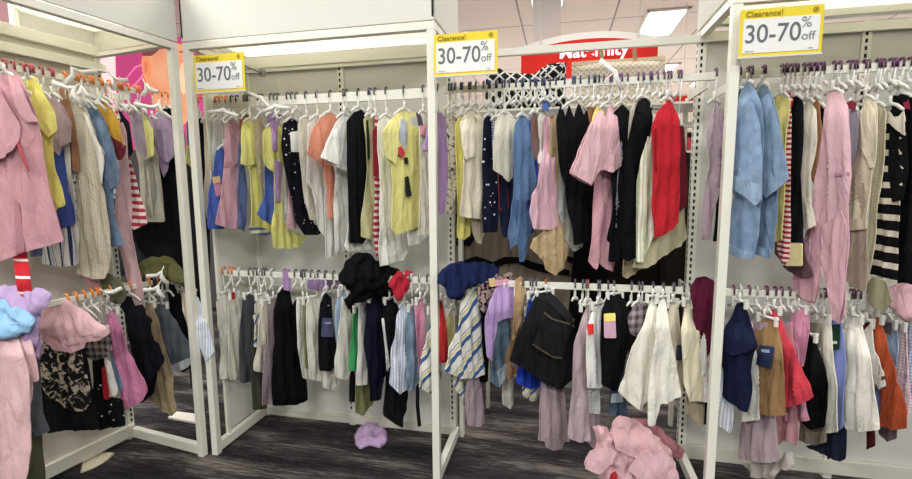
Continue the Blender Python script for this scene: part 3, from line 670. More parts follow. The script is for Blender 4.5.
g('MU', 'blouse', 'long white blouse left of yellow tee', 'plain E2E1D6', "379,122 386,115 392,124 394,160 395,200 397,232 410,236 405,259 380,267 381,230 381,180 379,150", hx=386, f=.03)
g('MU', 't_shirt', 'large lemon tee with red heart', 'plain DED87A', "384,132 391,120 398,113 405,111 416,112 419,126 420,160 418,195 419,226 408,231 396,235 392,229 393,190 392,166 387,156", hx=404, f=.07, fold=.005, parts=[
 ('sleeve', 'plain E3DD83', "385,130 392,120 397,130 399,148 396,164 388,158", .016), ('neck_lining', 'plain A9B0BC', "401,118 407,122 407,142 404,150 400,140", .012, 'grey blue neck lining'),
 ('heart_print', 'plain D9393C', "398,148 401,146 403,149 405,153 403,158 399,155", .02, 'red heart patch'), ('price_tag', 'paper 2A2A28', "405,177 408,176 411,196 406,197", .02, 'black tag'), ('brand_label', 'paper 2E2E2C', "404,158 407,157 408,164 405,164", .02, 'small black label')])
g('MU', 'blouse', 'cream sleeveless blouse by the post', 'plain DDD8C4', "419,118 424,112 427,120 425,150 427,175 430,205 430,234 419,237 420,200 421,160", hx=423, f=.05, parts=[('care_label', 'paper 4A4450', "417,112 421,116 423,124 419,126", .03, 'dark hang label'), ('ribbon', 'plain E48FA6', "421,124 425,124 425,136 421,134", .02)])
g('MU', 't_shirt', 'white hem low beside yellow tee', 'plain DCDBD0', "405,234 418,231 428,236 420,243 408,246", hx=415, hang=None)
g('MU', 'blouse', 'cream blouse hem above black hoodie', 'plain E3E1D6', "345,246 376,240 384,244 366,250 348,252", hx=362, hang=None)
fill('MU', 192, 252, 11, 1.765, .09, 5)
fill('MU', 258, 300, 9, 1.77, .08, 6)
fill('MU', 335, 382, 4, 1.77, .05, 7)
r_ = RAILS['MU']
def loose_m(a, b, rk, off, label, group):
    A = on_plane(a[0], a[1], (0, RY-off, 0), Y); B = on_plane(b[0], b[1], (0, RY-off, 0), Y); m_ = (A+B)/2
    v = (B-A)/np.linalg.norm(B-A); q = np.cross(v, Y); q = q if q[2] > 0 else -q
    bm = bmesh.new(); tube(bm, [A-m_, (A*.6+B*.4)-m_+q*.012, q*.02, (A*.4+B*.6)-m_+q*.012, B-m_], .006, 6, .01)
    o = link('clothes_hanger', bm, HANG, None, True); o.location = m_; tag(o, label, 'hanger', group)
    bm = bmesh.new(); tube(bm, [Vector(q*s+v*t) for s, t in ((.01, 0), (-.02, 0), (-.035, .006), (-.04, .016), (-.032, .024))], .0025); link('hook', bm, 'shiny E9E8E0', o, True)
loose_m((246, 92), (272, 110), 'MU', .10, 'white hanger thrown diagonally above the yellow rompers', 'loose hangers over the middle fixture')
loose_m((262, 112), (290, 108), 'MU', .12, 'white hanger sticking out level over the lilac strap', 'loose hangers over the middle fixture')
loose_m((208, 112), (238, 116), 'MU', .12, 'white hanger lying flat over the beige trousers', 'loose hangers over the middle fixture')
loose_m((600, 60), (622, 90), 'CU', .12, 'white hanger standing up against the woven tote', 'loose hangers over the middle fixture')

# ================================================================== middle fixture, lower rail
g('ML', 'shirt', 'cream shirt first at the left end', 'plain DEDACB', "217,302 223,293 229,298 231,330 236,376 221,380 222,345 218,325", hx=224, hang='clip', f=.02)
g('ML', 'trousers', 'ivory trousers with red tab', 'plain D5D2BE', "229,298 237,294 241,320 244,350 243,380 230,380 229,340", hx=233, hang='clip', parts=[('red_tab', 'plain D0353B', "231,293 235,292 235,299 232,300", .02, 'red tab')])
g('ML', 'trousers', 'charcoal grey straight trousers', 'plain 474A4F', "243,298 249,294 257,297 256,330 253,360 252,382 241,383 240,345 241,320", hx=250, hang='clip', f=.02)
g('ML', 'leggings', 'deep olive leggings', 'plain 4A4A3C', "254,318 262,322 266,350 267,409 253,410 252,375 252,345", hx=258, hang='clip')
g('ML', 'shirt', 'blue lemon striped folded shirt', 'multi_d E6E3D6 4A6C9E D8CE86 .07', "255,302 263,294 267,310 264,335 261,352 255,346", hx=260, f=.02, hang='clip')
g('ML', 'trousers', 'cream wide leg trousers', 'plain D9D2BC', "262,303 270,300 272,330 268,360 267,374 255,371 257,345", hx=266, hang='clip', f=.02)
g('ML', 'leggings', 'long mauve taupe leggings', 'plain A38F94', "268,300 276,298 278,340 275,370 271,404 262,406 264,372 268,340", hx=272, hang='clip', f=.01)
g('ML', 'cardigan', 'fuzzy black cardigan with long sleeve', 'plain 101012', "275,310 278,294 284,286 289,289 292,305 293,325 296,335 300,360 305,380 307,400 296,405 274,406 273,372 276,340", hx=285, f=.07, fold=.01, thick=.012, parts=[('sleeve', 'plain 131315', "292,306 296,299 299,303 298,322 300,345 304,372 297,374 293,340", .012)])
g('ML', 'shirt', 'white button shirt right of black cardigan', 'plain E2E0D4', "297,303 305,298 308,330 312,358 318,374 312,381 303,378 298,345", hx=302, f=.02, hang='clip')
g('ML', 'trousers', 'moss green trouser sliver', 'plain 8A8A60', "303,300 308,300 310,345 312,372 307,368 304,335", hx=306, hang='clip', f=.03)
g('ML', 'trousers', 'winter white pleated trousers', 'plain E4E1D2', "307,302 318,296 324,300 324,345 322,382 310,379 308,340", hx=316, hang='clip', f=.03)
g('ML', 'shorts', 'black shorts with slate hang tag', 'plain 17181D', "321,304 326,292 331,298 332,316 336,345 338,364 331,371 320,371 319,340", hx=326, f=.06, parts=[('price_tag', 'paper 5A5C7C', "323,318 333,318 333,337 322,337", .016, 'slate blue tag'), ('tag_text', 'paper AEB0C4', "325,322 331,322 331,324 325,324", .022)])
g('ML', 'shorts', 'cream cuffed shorts behind black shorts', 'plain DCD8C8', "322,366 340,362 340,384 334,390 324,388", hx=332, hang=None)
g('ML', 'shirt', 'powder blue shirt strip', 'plain A8C8E2', "338,294 346,290 347,320 342,345 338,352 336,320", hx=342, hang='clip', f=.03)
g('ML', 'shorts', 'off white lace edged shorts', 'knit DFDBCC', "342,304 352,297 354,325 351,350 348,380 337,378 336,362 339,335", hx=347, hang='clip', f=.04)
g('ML', 'top', 'kelly green top sliver', 'plain 2E9E55', "354,308 359,309 360,335 357,358 356,371 350,371 351,345", hx=357, hang='clip', f=.05)
g('ML', 'shorts', 'khaki green shorts low under navy', 'plain 77784C', "355,374 372,370 375,400 367,410 362,416 356,412", hx=364, hang=None, f=.02)
g('ML', 'trousers', 'black trouser hem left of khaki', 'plain 1D1C1A', "349,373 356,373 356,402 350,402", hx=352, hang=None, f=.01)
g('ML', 'shirt', 'white lace blouse under the black hoodie', 'plain E6E3DA', "359,302 368,298 368,335 367,385 357,386 359,345", hx=364, hang='clip', f=.04)
g('ML', 'dress', 'midnight navy dress', 'plain 14172A', "367,304 376,296 385,302 388,335 390,365 383,382 381,400 371,402 369,375 366,345", hx=377, f=.05, hang='clip')
g('ML', 'jacket', 'black track jacket with white piping', 'plain 15151A', "383,304 392,298 397,305 395,330 393,360 392,378 386,376 384,345", hx=389, hang='clip', f=.05, parts=[('piping', 'plain E0E0DC', "382,318 384,318 390,366 388,372 386,350", .012, 'white piping')])
g('ML', 'trousers', 'black printed trousers hanging low', 'plain 17171B', "384,384 392,380 402,388 408,396 406,408 402,428 395,424 384,416", hx=394, hang=None, f=.03)
g('ML', 'cardigan', 'red cardigan bunched on the rail', 'plain C01F30', "391,276 399,271 413,272 409,284 401,296 398,301 392,292 389,284", hx=400, hang=None, f=.06, crump=.012, thick=.016)
g('ML', 'shirt', 'pale blue white pinstripe shirt', 'stripe_v A9BBDC E6E6EA .014 .5', "398,314 403,303 408,308 409,340 408,370 408,388 400,395 391,384 393,350", hx=404, f=.05)
g('ML', 'denim_shorts', 'light denim overalls', 'denim 6F93B4', "406,322 412,306 417,310 418,345 420,380 413,392 407,390 407,350", hx=412, f=.045, hang='clip')
g('ML', 'top', 'candy pink top beside denim overalls', 'plain DE86A8', "415,306 421,299 424,310 424,345 425,365 419,376 417,345", hx=420, f=.05, hang='clip')
g('ML', 'shirt', 'diagonal blue striped shirt left of post', 'multi_d E5E2D4 3E63A0 D8CE86 .075', "424,350 430,325 436,308 441,306 442,345 441,380 432,394 419,388", hx=432, f=.07, hang='clip')
g('ML', 'shoulder_strap', 'thin black cord dangling near the post', 'plain 1A1A1C', "416,384 419,384 419,405 421,426 418,427 416,406", hx=418, hang=None, cat='strap', up=False, thick=.003, fold=.002)
g('ML', 'hooded_sweatshirt', 'black hoodie heaped on top of the rail', 'plain 0F0F12', "338,274 345,264 355,254 364,251 374,259 386,264 396,270 401,282 396,292 388,300 376,297 366,299 354,303 350,311 346,302 350,290 341,286", hx=366, hang=None, f=.11, crump=.02, thick=.022, fold=.004, edge=.03, parts=[('sleeve', 'plain 121216', "386,268 396,268 402,280 398,294 390,300 384,286", .03)])
g('ML', 'scarf', 'lilac scarf looped over the rail', 'plain AE86C0', "283,270 290,269 291,280 290,291 284,290", hx=287, hang=None, f=.04, thick=.006)
g('ML', 'shirt', 'lilac garment stretched behind the hooks', 'plain AE8CC0', "308,280 338,279 341,288 320,291 308,289", hx=324, hang=None, f=-.03)
for a, b, n, s_ in ((216, 244, 5, 8), (250, 276, 6, 9), (292, 345, 12, 10), (398, 432, 8, 11)): fill('ML', a, b, n, .905, .05, s_)

# ================================================================== open middle section, upper rail
g('CU', 't_shirt', 'orchid purple tee by the post', 'plain B08AC0', "430,122 437,112 445,114 448,140 447,180 444,214 437,215 434,175 430,152 424,150", hx=438, parts=[('sleeve', 'plain B792C8', "429,124 436,116 441,132 438,152 425,150", .014)])
g('CU', 'blouse', 'black floral slim blouse', 'blotch 17171B C8C0AC 60 .44', "447,118 452,112 457,118 458,150 456,190 454,214 447,214 449,170", hx=452)
g('CU', 'dress', 'sunny yellow tiered dress', 'plain E2D868', "456,124 461,115 467,122 468,160 469,200 470,236 465,240 458,238 457,190", hx=461, fold=.01)
g('CU', 'blouse', 'small beige tee behind the cream one', 'plain C4B69A', "470,200 480,212 487,225 482,245 476,242 472,225", hx=476, hang=None)
g('CU', 't_shirt', 'cream waffle knit loose tee', 'knit E2D9BC', "461,124 466,113 474,110 480,116 483,150 485,182 488,214 480,219 470,218 461,216 464,180 464,150", hx=471, f=.04, parts=[('sleeve', 'plain E6DDC2', "462,124 468,116 474,130 474,156 466,160 463,146", .014)])
g('CU', 'dress', 'navy dress with white buttons', 'dots 161B30 E8E8EA 36', "484,120 489,115 493,122 495,160 498,200 497,232 483,233 484,195", hx=489, f=.02)
g('CU', 'shirt', 'blue gingham shirt sliver', 'plaid 3C549A E4E4E8 .012', "492,122 497,118 500,130 499,165 494,160", hx=496)
g('CU', 'top', 'burgundy red small top', 'plain A82632', "496,172 502,170 507,200 507,209 499,211", hx=500, hang=None)
g('CU', 'dress', 'dark navy wide dress behind', 'plain 1D2742', "502,150 515,160 520,190 518,232 504,238 500,210", hx=508, hang=None, f=-.03)
g('CU', 'tank_top', 'cream smocked tank with ties', 'knit D9D4BE', "496,122 500,114 511,114 514,120 514,150 512,178 508,182 503,176 494,170 495,145", hx=505, f=.05, fold=.009)
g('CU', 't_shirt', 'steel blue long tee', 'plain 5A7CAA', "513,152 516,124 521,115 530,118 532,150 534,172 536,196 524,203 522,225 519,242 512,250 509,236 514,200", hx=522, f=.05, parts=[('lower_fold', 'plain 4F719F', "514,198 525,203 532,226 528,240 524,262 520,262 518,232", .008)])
g('CU', 'camisole', 'brown mauve strappy camisole', 'plain 84655E', "531,118 535,112 539,120 539,150 535,162 532,145", hx=535)
g('CU', 'camisole', 'white camisole strap cluster', 'plain DCD6CC', "538,118 542,110 546,118 547,145 542,152 539,136", hx=542)
g('CU', 'top', 'cobalt ribbon top', 'plain 4C70C4', "543,97 547,94 549,102 548,112 543,110", hx=546, f=.02, hang=None)
g('CU', 'top', 'cobalt blue dress edge under pink tank', 'plain 3A4CB0', "528,175 536,160 540,200 534,232 527,236 526,210", hx=531, hang=None, f=.01)
g('CU', 'top', 'coral red flower top', 'plain C8453F', "549,140 554,138 557,150 556,168 551,164", hx=552, hang=None)
g('CU', 'tank_top', 'rose pink tank top', 'plain E0AEBB', "541,162 545,140 549,152 554,150 555,178 556,190 557,226 550,230 534,229 531,212 533,195 538,184", hx=545, f=.08, fold=.009, zj=1.765, parts=[('strap', 'plain DFA4B6', "544,118 548,116 550,130 549,152 545,152", .01)])
g('CU', 'trousers', 'tan sand wide trousers', 'plain C0A272', "544,232 551,190 559,180 564,215 570,242 564,268 554,276 545,262 531,248 535,238", hx=555, hang=None, f=.04, parts=[('trouser_cuff', 'plain B89A68', "543,255 553,262 564,264 556,276 546,270", .012)])
g('CU', 'shirt', 'silver grey shirt between pink pieces', 'plain A9ABA4', "557,165 564,160 571,190 578,215 582,246 574,252 564,238 558,210", hx=562, hang=None, f=.02)
g('CU', 'trousers', 'four strapped black dungarees', 'plain 15161C', "558,120 562,104 566,118 570,104 574,118 579,102 583,116 588,104 592,118 590,160 586,190 588,240 576,246 566,190 560,165", hx=575, f=.02)
g('CU', 'jacket', 'caramel suede jacket shoulder', 'plain A77346', "588,110 594,104 600,112 598,124 590,126", hx=594, f=.03)
g('CU', 'tank_top', 'lemon tank behind pink tee', 'plain DED062', "592,118 598,104 604,112 603,140 600,162 595,160", hx=599, f=.13)
g('CU', 't_shirt', 'pink tee twisted around its hanger', 'plain E0ABB4', "592,122 600,110 606,118 608,106 615,104 617,125 619,145 620,166 611,173 606,170 600,170 597,176 592,186 580,180 572,173 580,150", hx=610, f=.10, fold=.006, parts=[
 ('sleeve', 'plain E6B4BC', "592,124 600,120 600,150 596,170 592,185 574,174 582,152", .016)])
g('CU', 'trousers', 'long pink trousers below the tee', 'plain D295A2', "596,174 612,172 612,205 607,240 616,256 613,272 606,269 599,262 596,270 590,262 594,225 592,195", hx=604, hang=None, f=.06)
g('CU', 'dress', 'black long dress next to pink trousers', 'plain 15161C', "613,114 622,104 630,112 630,150 628,200 626,225 622,262 609,262 613,220 612,170", hx=622, f=.04)
g('CU', 'shirt', 'ice blue shirt sliver', 'plain B9C4D2', "616,192 624,170 625,200 622,229 614,227", hx=620, hang=None, f=.06)
g('CU', 'tank_top', 'beaded cream halter top', 'crochet CFC7AE', "631,112 636,97 643,98 641,112 636,128 631,150 628,160", hx=638, f=.04)
g('CU', 'trousers', 'black flared trousers', 'plain 101014', "629,135 637,105 643,97 650,106 652,118 646,150 641,180 640,220 637,255 630,262 623,258 623,215 626,170", hx=643, f=.08, parts=[('waistband', 'plain 17171C', "638,102 646,97 652,108 648,114 638,112", .01)])
g('CU', 'shirt', 'cream and mint striped shirt', 'multi_v DEDBBC A9B48C EFEDE0 .06', "638,180 648,134 654,124 659,130 657,160 653,190 655,215 652,238 645,262 637,262 637,220", hx=652, f=.09)
g('CU', 'skirt', 'sage pleated skirt spread below the red dress', 'plain B5B087', "640,240 656,236 684,224 686,238 680,246 664,256 648,268 634,268", hx=660, hang=None, f=.06, fold=.01)
g('CU', 'skirt', 'beige pointed skirt hem', 'plain B29F7C', "624,262 640,264 664,256 655,264 640,270 628,279 623,276", hx=638, hang=None, f=.05)
g('CU', 'dress', 'bright red sleeveless dress', 'plain D01C28', "654,128 658,112 664,105 670,99 674,108 679,122 680,160 680,205 679,222 667,234 655,238 653,205 655,170", hx=668, f=.10, parts=[('armhole_strip', 'plain A31620', "655,130 657,128 658,160 661,172 656,172", .004, 'darker red strip at the armhole')])  # narrow strip in a darker red along the armhole
g('CU', 'dress', 'wine dark dress beside red dress', 'plain 6A1824', "676,130 683,124 686,160 687,205 681,212 678,180", hx=681, f=.03)
g('CU', 'blouse', 'mauve crinkled shirt by the slotted post', 'plain B79DA8', "708,132 713,112 716,100 721,112 724,132 726,148 719,162 722,172 717,196 711,240 703,240 705,200 710,165", hx=716, f=.02)
g('CU', 'dress', 'black dress right behind the mauve shirt', 'plain 17171C', "718,180 725,170 728,210 724,240 714,242", hx=721, hang=None)
fill('CU', 446, 500, 14, 1.76, .05, 12)
fill('CU', 500, 560, 16, 1.77, .05, 13)
fill('CU', 560, 632, 16, 1.775, .05, 14)
fill('CU', 640, 682, 11, 1.775, .05, 15)

# ================================================================== right fixture, upper rail
g('RU', 'dress', 'black right end long dress', 'plain 141418', "893,96 902,94 920,98 922,284 898,288 895,240 893,170", hx=902, f=-.02, parts=[('knit_panel', 'knit DCD2BC', "890,110 896,120 904,110 905,136 898,131 890,122", .08, 'cream knit panel')])
g('RU', 'scarf', 'crimson crochet flower scarf', 'plain A82A48', "903,98 909,100 909,110 905,108", hx=906, hang=None, f=.04)
g('RU', 'cardigan', 'black white block striped cardigan', 'stripe_h 15151A E2D6BE .06 .62', "884,130 890,112 896,104 904,112 906,160 900,205 897,245 896,282 884,284 868,272 874,240 878,200 882,165", hx=894, f=.0, parts=[('front_block', 'plain 16161A', "890,124 904,120 906,170 902,200 892,202 888,170", .008)])
g('RU', 'cardigan', 'long cream pointelle cardigan', 'crochet D8CCA9', "872,112 880,103 885,112 884,150 881,190 876,222 871,262 866,292 850,286 846,248 852,232 868,228 872,180", hx=880, f=.01)
g('RU', 'shorts', 'taupe knit hem below cream tee', 'knit B8A58E', "846,244 864,244 868,262 866,292 854,288 845,278", hx=856, hang=None, f=.015)
g('RU', 't_shirt', 'cream heavy cotton tee', 'plain E2D6B6', "857,124 862,108 866,98 872,96 876,106 876,134 873,166 868,195 866,229 846,231 847,205 853,168 856,145", hx=868, f=.05, parts=[('sleeve', 'plain E8DCBE', "860,112 867,100 874,110 876,140 872,168 868,168 862,146", .018), ('hem_band', 'plain DACDAB', "846,220 866,219 866,229 846,231", .008)])
g('RU', 'tank_top', 'thin lavender grey tank sliver', 'plain A7A0B4', "848,118 854,106 859,116 857,148 851,168 848,150", hx=853)
g('RU', 'top', 'berry red bow top', 'plain A3304A', "846,103 852,100 856,104 853,110 847,108", hx=851, hang=None, f=.03)
g('RU', 'sweater', 'long pink sweater with ribbed hem', 'plain E4B3BF', "822,140 824,112 827,95 833,90 841,92 846,106 848,140 849,175 846,205 847,240 845,262 844,300 843,316 838,324 832,320 829,302 822,264 820,286 816,304 806,302 795,289 797,270 806,234 813,205 818,170", hx=834, f=.08, fold=.010, parts=[
  ('sleeve', 'plain E0A8B6', "822,228 840,210 846,228 844,275 842,304 839,322 832,318 829,296 823,266", .02), ('sleeve', 'plain D99EAD', "800,262 812,232 820,220 822,250 819,285 816,302 806,300 796,288", .012), ('seam', 'plain CD92A2', "834,173 848,172 848,175 834,176", .006)])
g('RU', 'dress', 'thin black dress sliver beside pink sweater', 'plain 17171C', "817,110 822,104 825,112 824,140 820,165 817,150", hx=821)
g('RU', 'trousers', 'caramel brown trousers behind cream', 'plain B38052', "810,104 815,96 819,104 821,130 818,165 816,190 812,180", hx=815, f=.0)
g('RU', 'blouse', 'ivory loose blouse', 'plain E6DCC4', "801,122 803,108 809,99 815,110 816,140 812,172 812,205 814,226 806,231 800,226 802,180", hx=809, f=.03)
g('RU', 'dress', 'long black dress right of red tee', 'plain 17181C', "787,112 791,98 799,95 803,104 803,140 801,175 802,215 801,250 796,266 786,262 786,200", hx=796, f=.02, parts=[('price_tag', 'paper E3D5A0', "786,243 802,243 802,266 786,266", .02, 'cream paper tag')])
g('RU', 't_shirt', 'red collar tee with striped body', 'stripe_h C22C3A EDDAD4 .02 .5', "781,120 785,100 789,98 791,115 789,165 790,220 789,260 783,266 778,250 781,200", hx=787, f=.01, parts=[('collar', 'plain C8283A', "783,96 789,92 792,100 789,112 784,108", .01)])
g('RU', 't_shirt', 'washed yellow tee beside denim', 'plain E0D676', "774,108 777,96 783,94 790,100 787,128 786,165 784,205 783,240 775,242 775,190", hx=782, f=.03)
g('RU', 'trousers', 'plum brown trousers low behind the paper tag', 'plain 6A4A50', "776,252 790,240 806,262 812,276 800,278 784,268", hx=795, hang=None, f=-.02)
g('RU', 'denim_jacket', 'light blue denim jacket, right one', 'denim 7099C8', "756,100 759,88 764,84 770,92 775,106 781,140 787,178 777,188 776,215 774,240 770,256 756,252 757,215 756,160", hx=763, f=.07, fold=.006, parts=[
  ('sleeve', 'denim 779FCD', "760,100 768,94 775,112 781,145 787,178 776,188 766,197 760,188", .03), ('cuff', 'denim 83AAD4', "761,171 786,172 787,180 776,190 766,198 761,188", .036), ('hem_band', 'denim 7BA3CF', "756,246 771,250 769,259 755,254", .012)])
g('RU', 'denim_jacket', 'light blue denim jacket, one nearest the post', 'denim 6F98C7', "736,120 739,100 743,86 748,82 754,88 760,104 762,140 760,200 758,235 752,259 739,258 727,250 731,225 735,195 731,182 733,150", hx=748, f=.10, fold=.006, parts=[
  ('sleeve', 'denim 769FCD', "737,112 745,96 753,104 759,125 760,160 760,202 755,205 746,196 731,184 734,150", .03), ('cuff', 'denim 82A9D3', "732,174 748,180 760,186 760,200 755,206 746,198 731,187", .036), ('hem_band', 'denim 7BA3CF', "728,242 741,250 753,252 752,259 738,258 727,251", .012)])
g('RU', 'trousers', 'navy jeans behind the denim jackets', 'denim 34486C', "735,96 741,88 744,100 740,130 736,134", hx=740, f=.0)
g('RU', 'blouse', 'dusty pink bundle at the right edge', 'plain C99AA4', "890,288 902,282 916,286 920,318 908,322 896,312 888,300", hx=904, hang=None, f=.06, crump=.012, thick=.016)
g('RU', 'shirt', 'pale olive shirt hem behind cardigan', 'plain A6A47C', "866,286 874,276 886,282 892,300 884,312 872,308", hx=878, hang=None, f=.0, up=False)
fill('RU', 745, 772, 3, 1.775, .05, 16)
fill('RU', 782, 826, 13, 1.775, .05, 17)
fill('RU', 836, 868, 7, 1.77, .06, 18)
fill('RU', 874, 912, 11, 1.77, .06, 19)

# ================================================================== open middle section, lower rail
g('CL', 'cardigan', 'navy cardigan bunched beside the post', 'plain 18224E', "437,274 444,268 452,264 466,262 482,261 495,266 496,277 486,284 474,284 466,292 459,300 448,298 444,288 438,282", hx=470, hang=None, f=.09, crump=.016, thick=.014)
g('CL', 'top', 'scarlet top right behind the post', 'plain CC2A2C', "437,302 442,300 446,325 448,350 447,362 440,363 437,335", hx=441, f=.11, hang='clip')
g('CL', 'shirt', 'pale yellow shirt edge beside striped shirt', 'plain DCD490', "446,320 452,310 456,340 454,368 448,362", hx=451, hang='clip', f=.02)
g('CL', 'shirt', 'large diagonal blue yellow striped shirt', 'multi_d E8E5D8 3E63A0 D8CE86 .085', "456,336 462,304 469,290 473,278 476,296 480,318 482,345 483,374 474,379 460,378 446,371 450,352", hx=472, f=.09)
g('CL', 'shirt', 'crumpled striped shirt tail below', 'multi_d DCDCC8 4A6C9E D8CE86 .06', "452,378 478,378 476,388 466,398 470,410 464,404 456,392", hx=464, hang=None, f=.04, crump=.008)
g('CL', 'trousers', 'dusty mauve trouser leg nearest the post', 'plain AB939A', "467,386 480,384 484,408 485,423 478,428 468,425 465,410", hx=475, hang=None, f=.04)
g('CL', 'blouse', 'black rose floral blouse', 'blotch 1D1A20 A88A84 50 .5', "478,290 486,280 500,274 512,273 518,284 512,294 500,300 490,314 482,310", hx=500, f=.03, crump=.008, hang=None)
g('CL', 'skirt', 'black skirt left of denim shorts', 'plain 141418', "478,300 486,304 490,345 488,382 480,382 481,345", hx=483, hang='clip')
g('CL', 'top', 'lilac top with pink size tab', 'plain B391CE', "487,320 491,300 496,288 504,282 511,284 516,300 515,318 506,318 498,322 495,345 493,362 488,357", hx=504, f=.08, parts=[('size_tab', 'paper E5B4C4', "490,281 508,279 509,284 491,287", .02, 'pink tab with yellow end'), ('tab_end', 'paper E8D28A', "490,279 495,278 496,286 491,287", .026)])
g('CL', 'denim_shorts', 'frayed mid blue denim shorts', 'denim 5B7A98', "495,322 500,318 509,318 513,340 519,362 509,368 502,376 499,388 490,381 493,350", hx=503, hang=None, f=.065, parts=[('frayed_hem', 'knit A9B8C6', "497,372 508,362 518,356 519,362 509,370 500,388", .012, 'frayed pale hem')])
g('CL', 'trousers', 'camel trousers folded over hanger', 'plain B99566', "516,280 521,276 525,284 523,308 518,330 514,342", hx=520, f=.05, hang='clip')
g('CL', 'skirt', 'camel brown skirt hem under black denim', 'plain A37B4E', "505,366 519,356 524,366 518,372 508,382", hx=514, hang=None, f=.03)
g('CL', 'shorts', 'vivid blue shorts under the black shorts', 'plain 2242C8', "518,378 524,370 536,372 546,378 546,386 532,389 518,384", hx=532, hang=None, f=.05)
g('CL', 'top', 'vivid blue top edge above the black shorts', 'plain 2A4CC8', "528,302 533,293 538,300 535,310 528,312", hx=533, hang='clip', f=.02)
g('CL', 'shirt', 'striped shirt corner under vivid blue', 'multi_d E0DCC6 35588E C8B060 .05', "520,386 536,388 540,396 532,402 524,396", hx=530, hang=None, f=.03)
g('CL', 'trousers', 'white trouser hem low behind', 'plain C9C8BC', "500,388 512,386 514,404 510,409 502,404", hx=507, hang=None, f=-.05)
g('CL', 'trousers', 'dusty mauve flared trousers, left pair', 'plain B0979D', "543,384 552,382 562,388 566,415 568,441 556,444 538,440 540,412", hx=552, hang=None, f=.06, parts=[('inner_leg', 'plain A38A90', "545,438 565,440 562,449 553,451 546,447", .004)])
g('CL', 'denim_shorts', 'big black denim shorts with back pocket', 'denim 1B1B20', "538,292 544,287 552,294 562,304 571,316 571,330 575,350 572,378 560,390 545,384 528,370 512,361 516,345 524,325 532,308", hx=546, f=.12, hang='clip', fold=.005, parts=[
  ('pocket', 'denim 202026', "545,313 552,319 568,324 567,342 561,358 553,357 536,350 534,344 540,328", .012), ('pocket_stitching', 'plain 5E5544', "545,312 552,318 568,323 568,325 552,320 545,314", .018, 'tan pocket stitching'),
  ('pocket_stitching', 'plain 504A3E', "533,345 535,344 552,356 561,357 561,359 552,358", .018), ('waistband', 'denim 232328', "541,290 548,291 562,304 571,316 570,328 560,314 548,302 538,298", .012), ('seam', 'plain 4A443A', "572,352 574,352 571,378 570,378", .014)])
g('CL', 'trousers', 'pale pink grey trousers, right pair', 'plain BCA3A8', "575,345 580,325 587,305 590,318 589,345 588,390 590,441 580,443 569,438 572,395", hx=586, f=.07, hang='clip')
g('CL', 'trousers', 'mauve leg tucked behind white shorts', 'plain A8929A', "588,408 599,410 600,435 594,450 588,442", hx=594, hang=None, f=.02)
g('CL', 'shorts', 'white shorts with red size sticker', 'plain E3E1DC', "588,328 592,312 598,304 605,308 604,345 601,388 587,388 588,352", hx=598, f=.08, hang='clip', parts=[('size_sticker', 'paper D6352F', "588,324 594,324 594,334 589,334", .02, 'red sticker')])
g('CL', 'shorts', 'grey white shorts cuffs beneath white shorts', 'plain C4C6C4', "587,389 600,388 599,414 587,413", hx=593, hang=None, f=.05)
g('CL', 'skirt', 'black wrap skirt with yellow pink tag', 'plain 121318', "603,310 608,296 616,290 623,296 627,312 628,345 622,372 616,392 603,385 601,352", hx=614, f=.08, hang='clip', parts=[('price_tag', 'paper E2B4CE', "605,315 615,314 616,338 605,338", .018, 'pink price tag'), ('tag_header', 'paper E8D777', "605,314 615,313 615,321 605,322", .024, 'yellow tag header')])
g('CL', 'denim_shorts', 'turned blue denim cuffs under the black skirt', 'denim 3D5878', "611,402 623,400 626,414 617,417 610,413", hx=618, hang=None, f=.03, parts=[('rolled_cuff', 'plain B9CADB', "612,394 622,393 623,402 611,403", .012, 'pale rolled cuff')])
g('CL', 'blouse', 'grey mauve plaid chiffon blouse', 'plaid 564F5A B49FA4 .035', "629,318 634,306 641,302 647,310 645,325 639,338 631,334", hx=639, f=.03)
g('CL', 'shorts', 'wide cream linen shorts, left pair', 'plain E6E2CF', "632,352 641,330 648,308 653,296 657,310 657,345 653,370 650,395 642,412 632,404 620,392 626,372", hx=653, f=.12, hang='clip', psi=55)
g('CL', 'skirt', 'khaki sliver between the cream shorts', 'plain B4A377', "650,345 656,320 658,350 654,385 650,415 646,412", hx=654, hang=None, f=.10)
g('CL', 'shorts', 'wide cream linen shorts, right pair', 'plain E8E5D4', "654,345 658,312 663,294 667,312 670,336 676,365 680,396 668,402 660,404 656,425 649,426 649,395 652,370", hx=663, f=.14, hang='clip', psi=55)
g('CL', 'skirt', 'ecru skirt right of linen shorts', 'plain D5CBB0', "668,318 672,302 678,306 682,340 684,380 680,398 674,380", hx=673, f=.05, hang='clip', parts=[('price_tag', 'paper 3C4258', "677,345 684,345 684,360 676,360", .02, 'navy tag')])
g('CL', 'trousers', 'cream soft trousers with drawcord', 'plain E0D6B4', "682,330 686,305 692,300 697,312 700,345 704,375 703,401 688,402 684,380", hx=690, f=.09, hang='clip')
g('CL', 'trousers', 'white trousers nearest the maroon bundle', 'plain E4E1D6', "694,312 699,302 704,312 709,350 712,380 711,402 703,402 702,370 698,340", hx=699, f=.07, hang='clip')
g('CL', 'scarf', 'beige scarf ends hanging under cream trousers', 'plain BFAE8E', "684,400 700,402 706,420 700,428 694,420 686,412", hx=694, hang=None, f=.04)
g('CL', 'shorts', 'black short hem left of the right post', 'plain 15151A', "702,402 712,402 711,424 705,425", hx=707, hang=None, f=.03)
g('CL', 'sweater', 'maroon sweater wedged by the slotted post', 'plain 5C1530', "691,288 696,278 705,276 713,280 717,292 714,322 709,352 704,362 700,345 694,315", hx=704, hang=None, f=.06, thick=.018)
for a, b, n, s_ in ((448, 470, 4, 20), (520, 540, 6, 21), (572, 592, 5, 22), (596, 612, 3, 23), (626, 700, 12, 24)): fill('CL', a, b, n, .90, .04, s_)

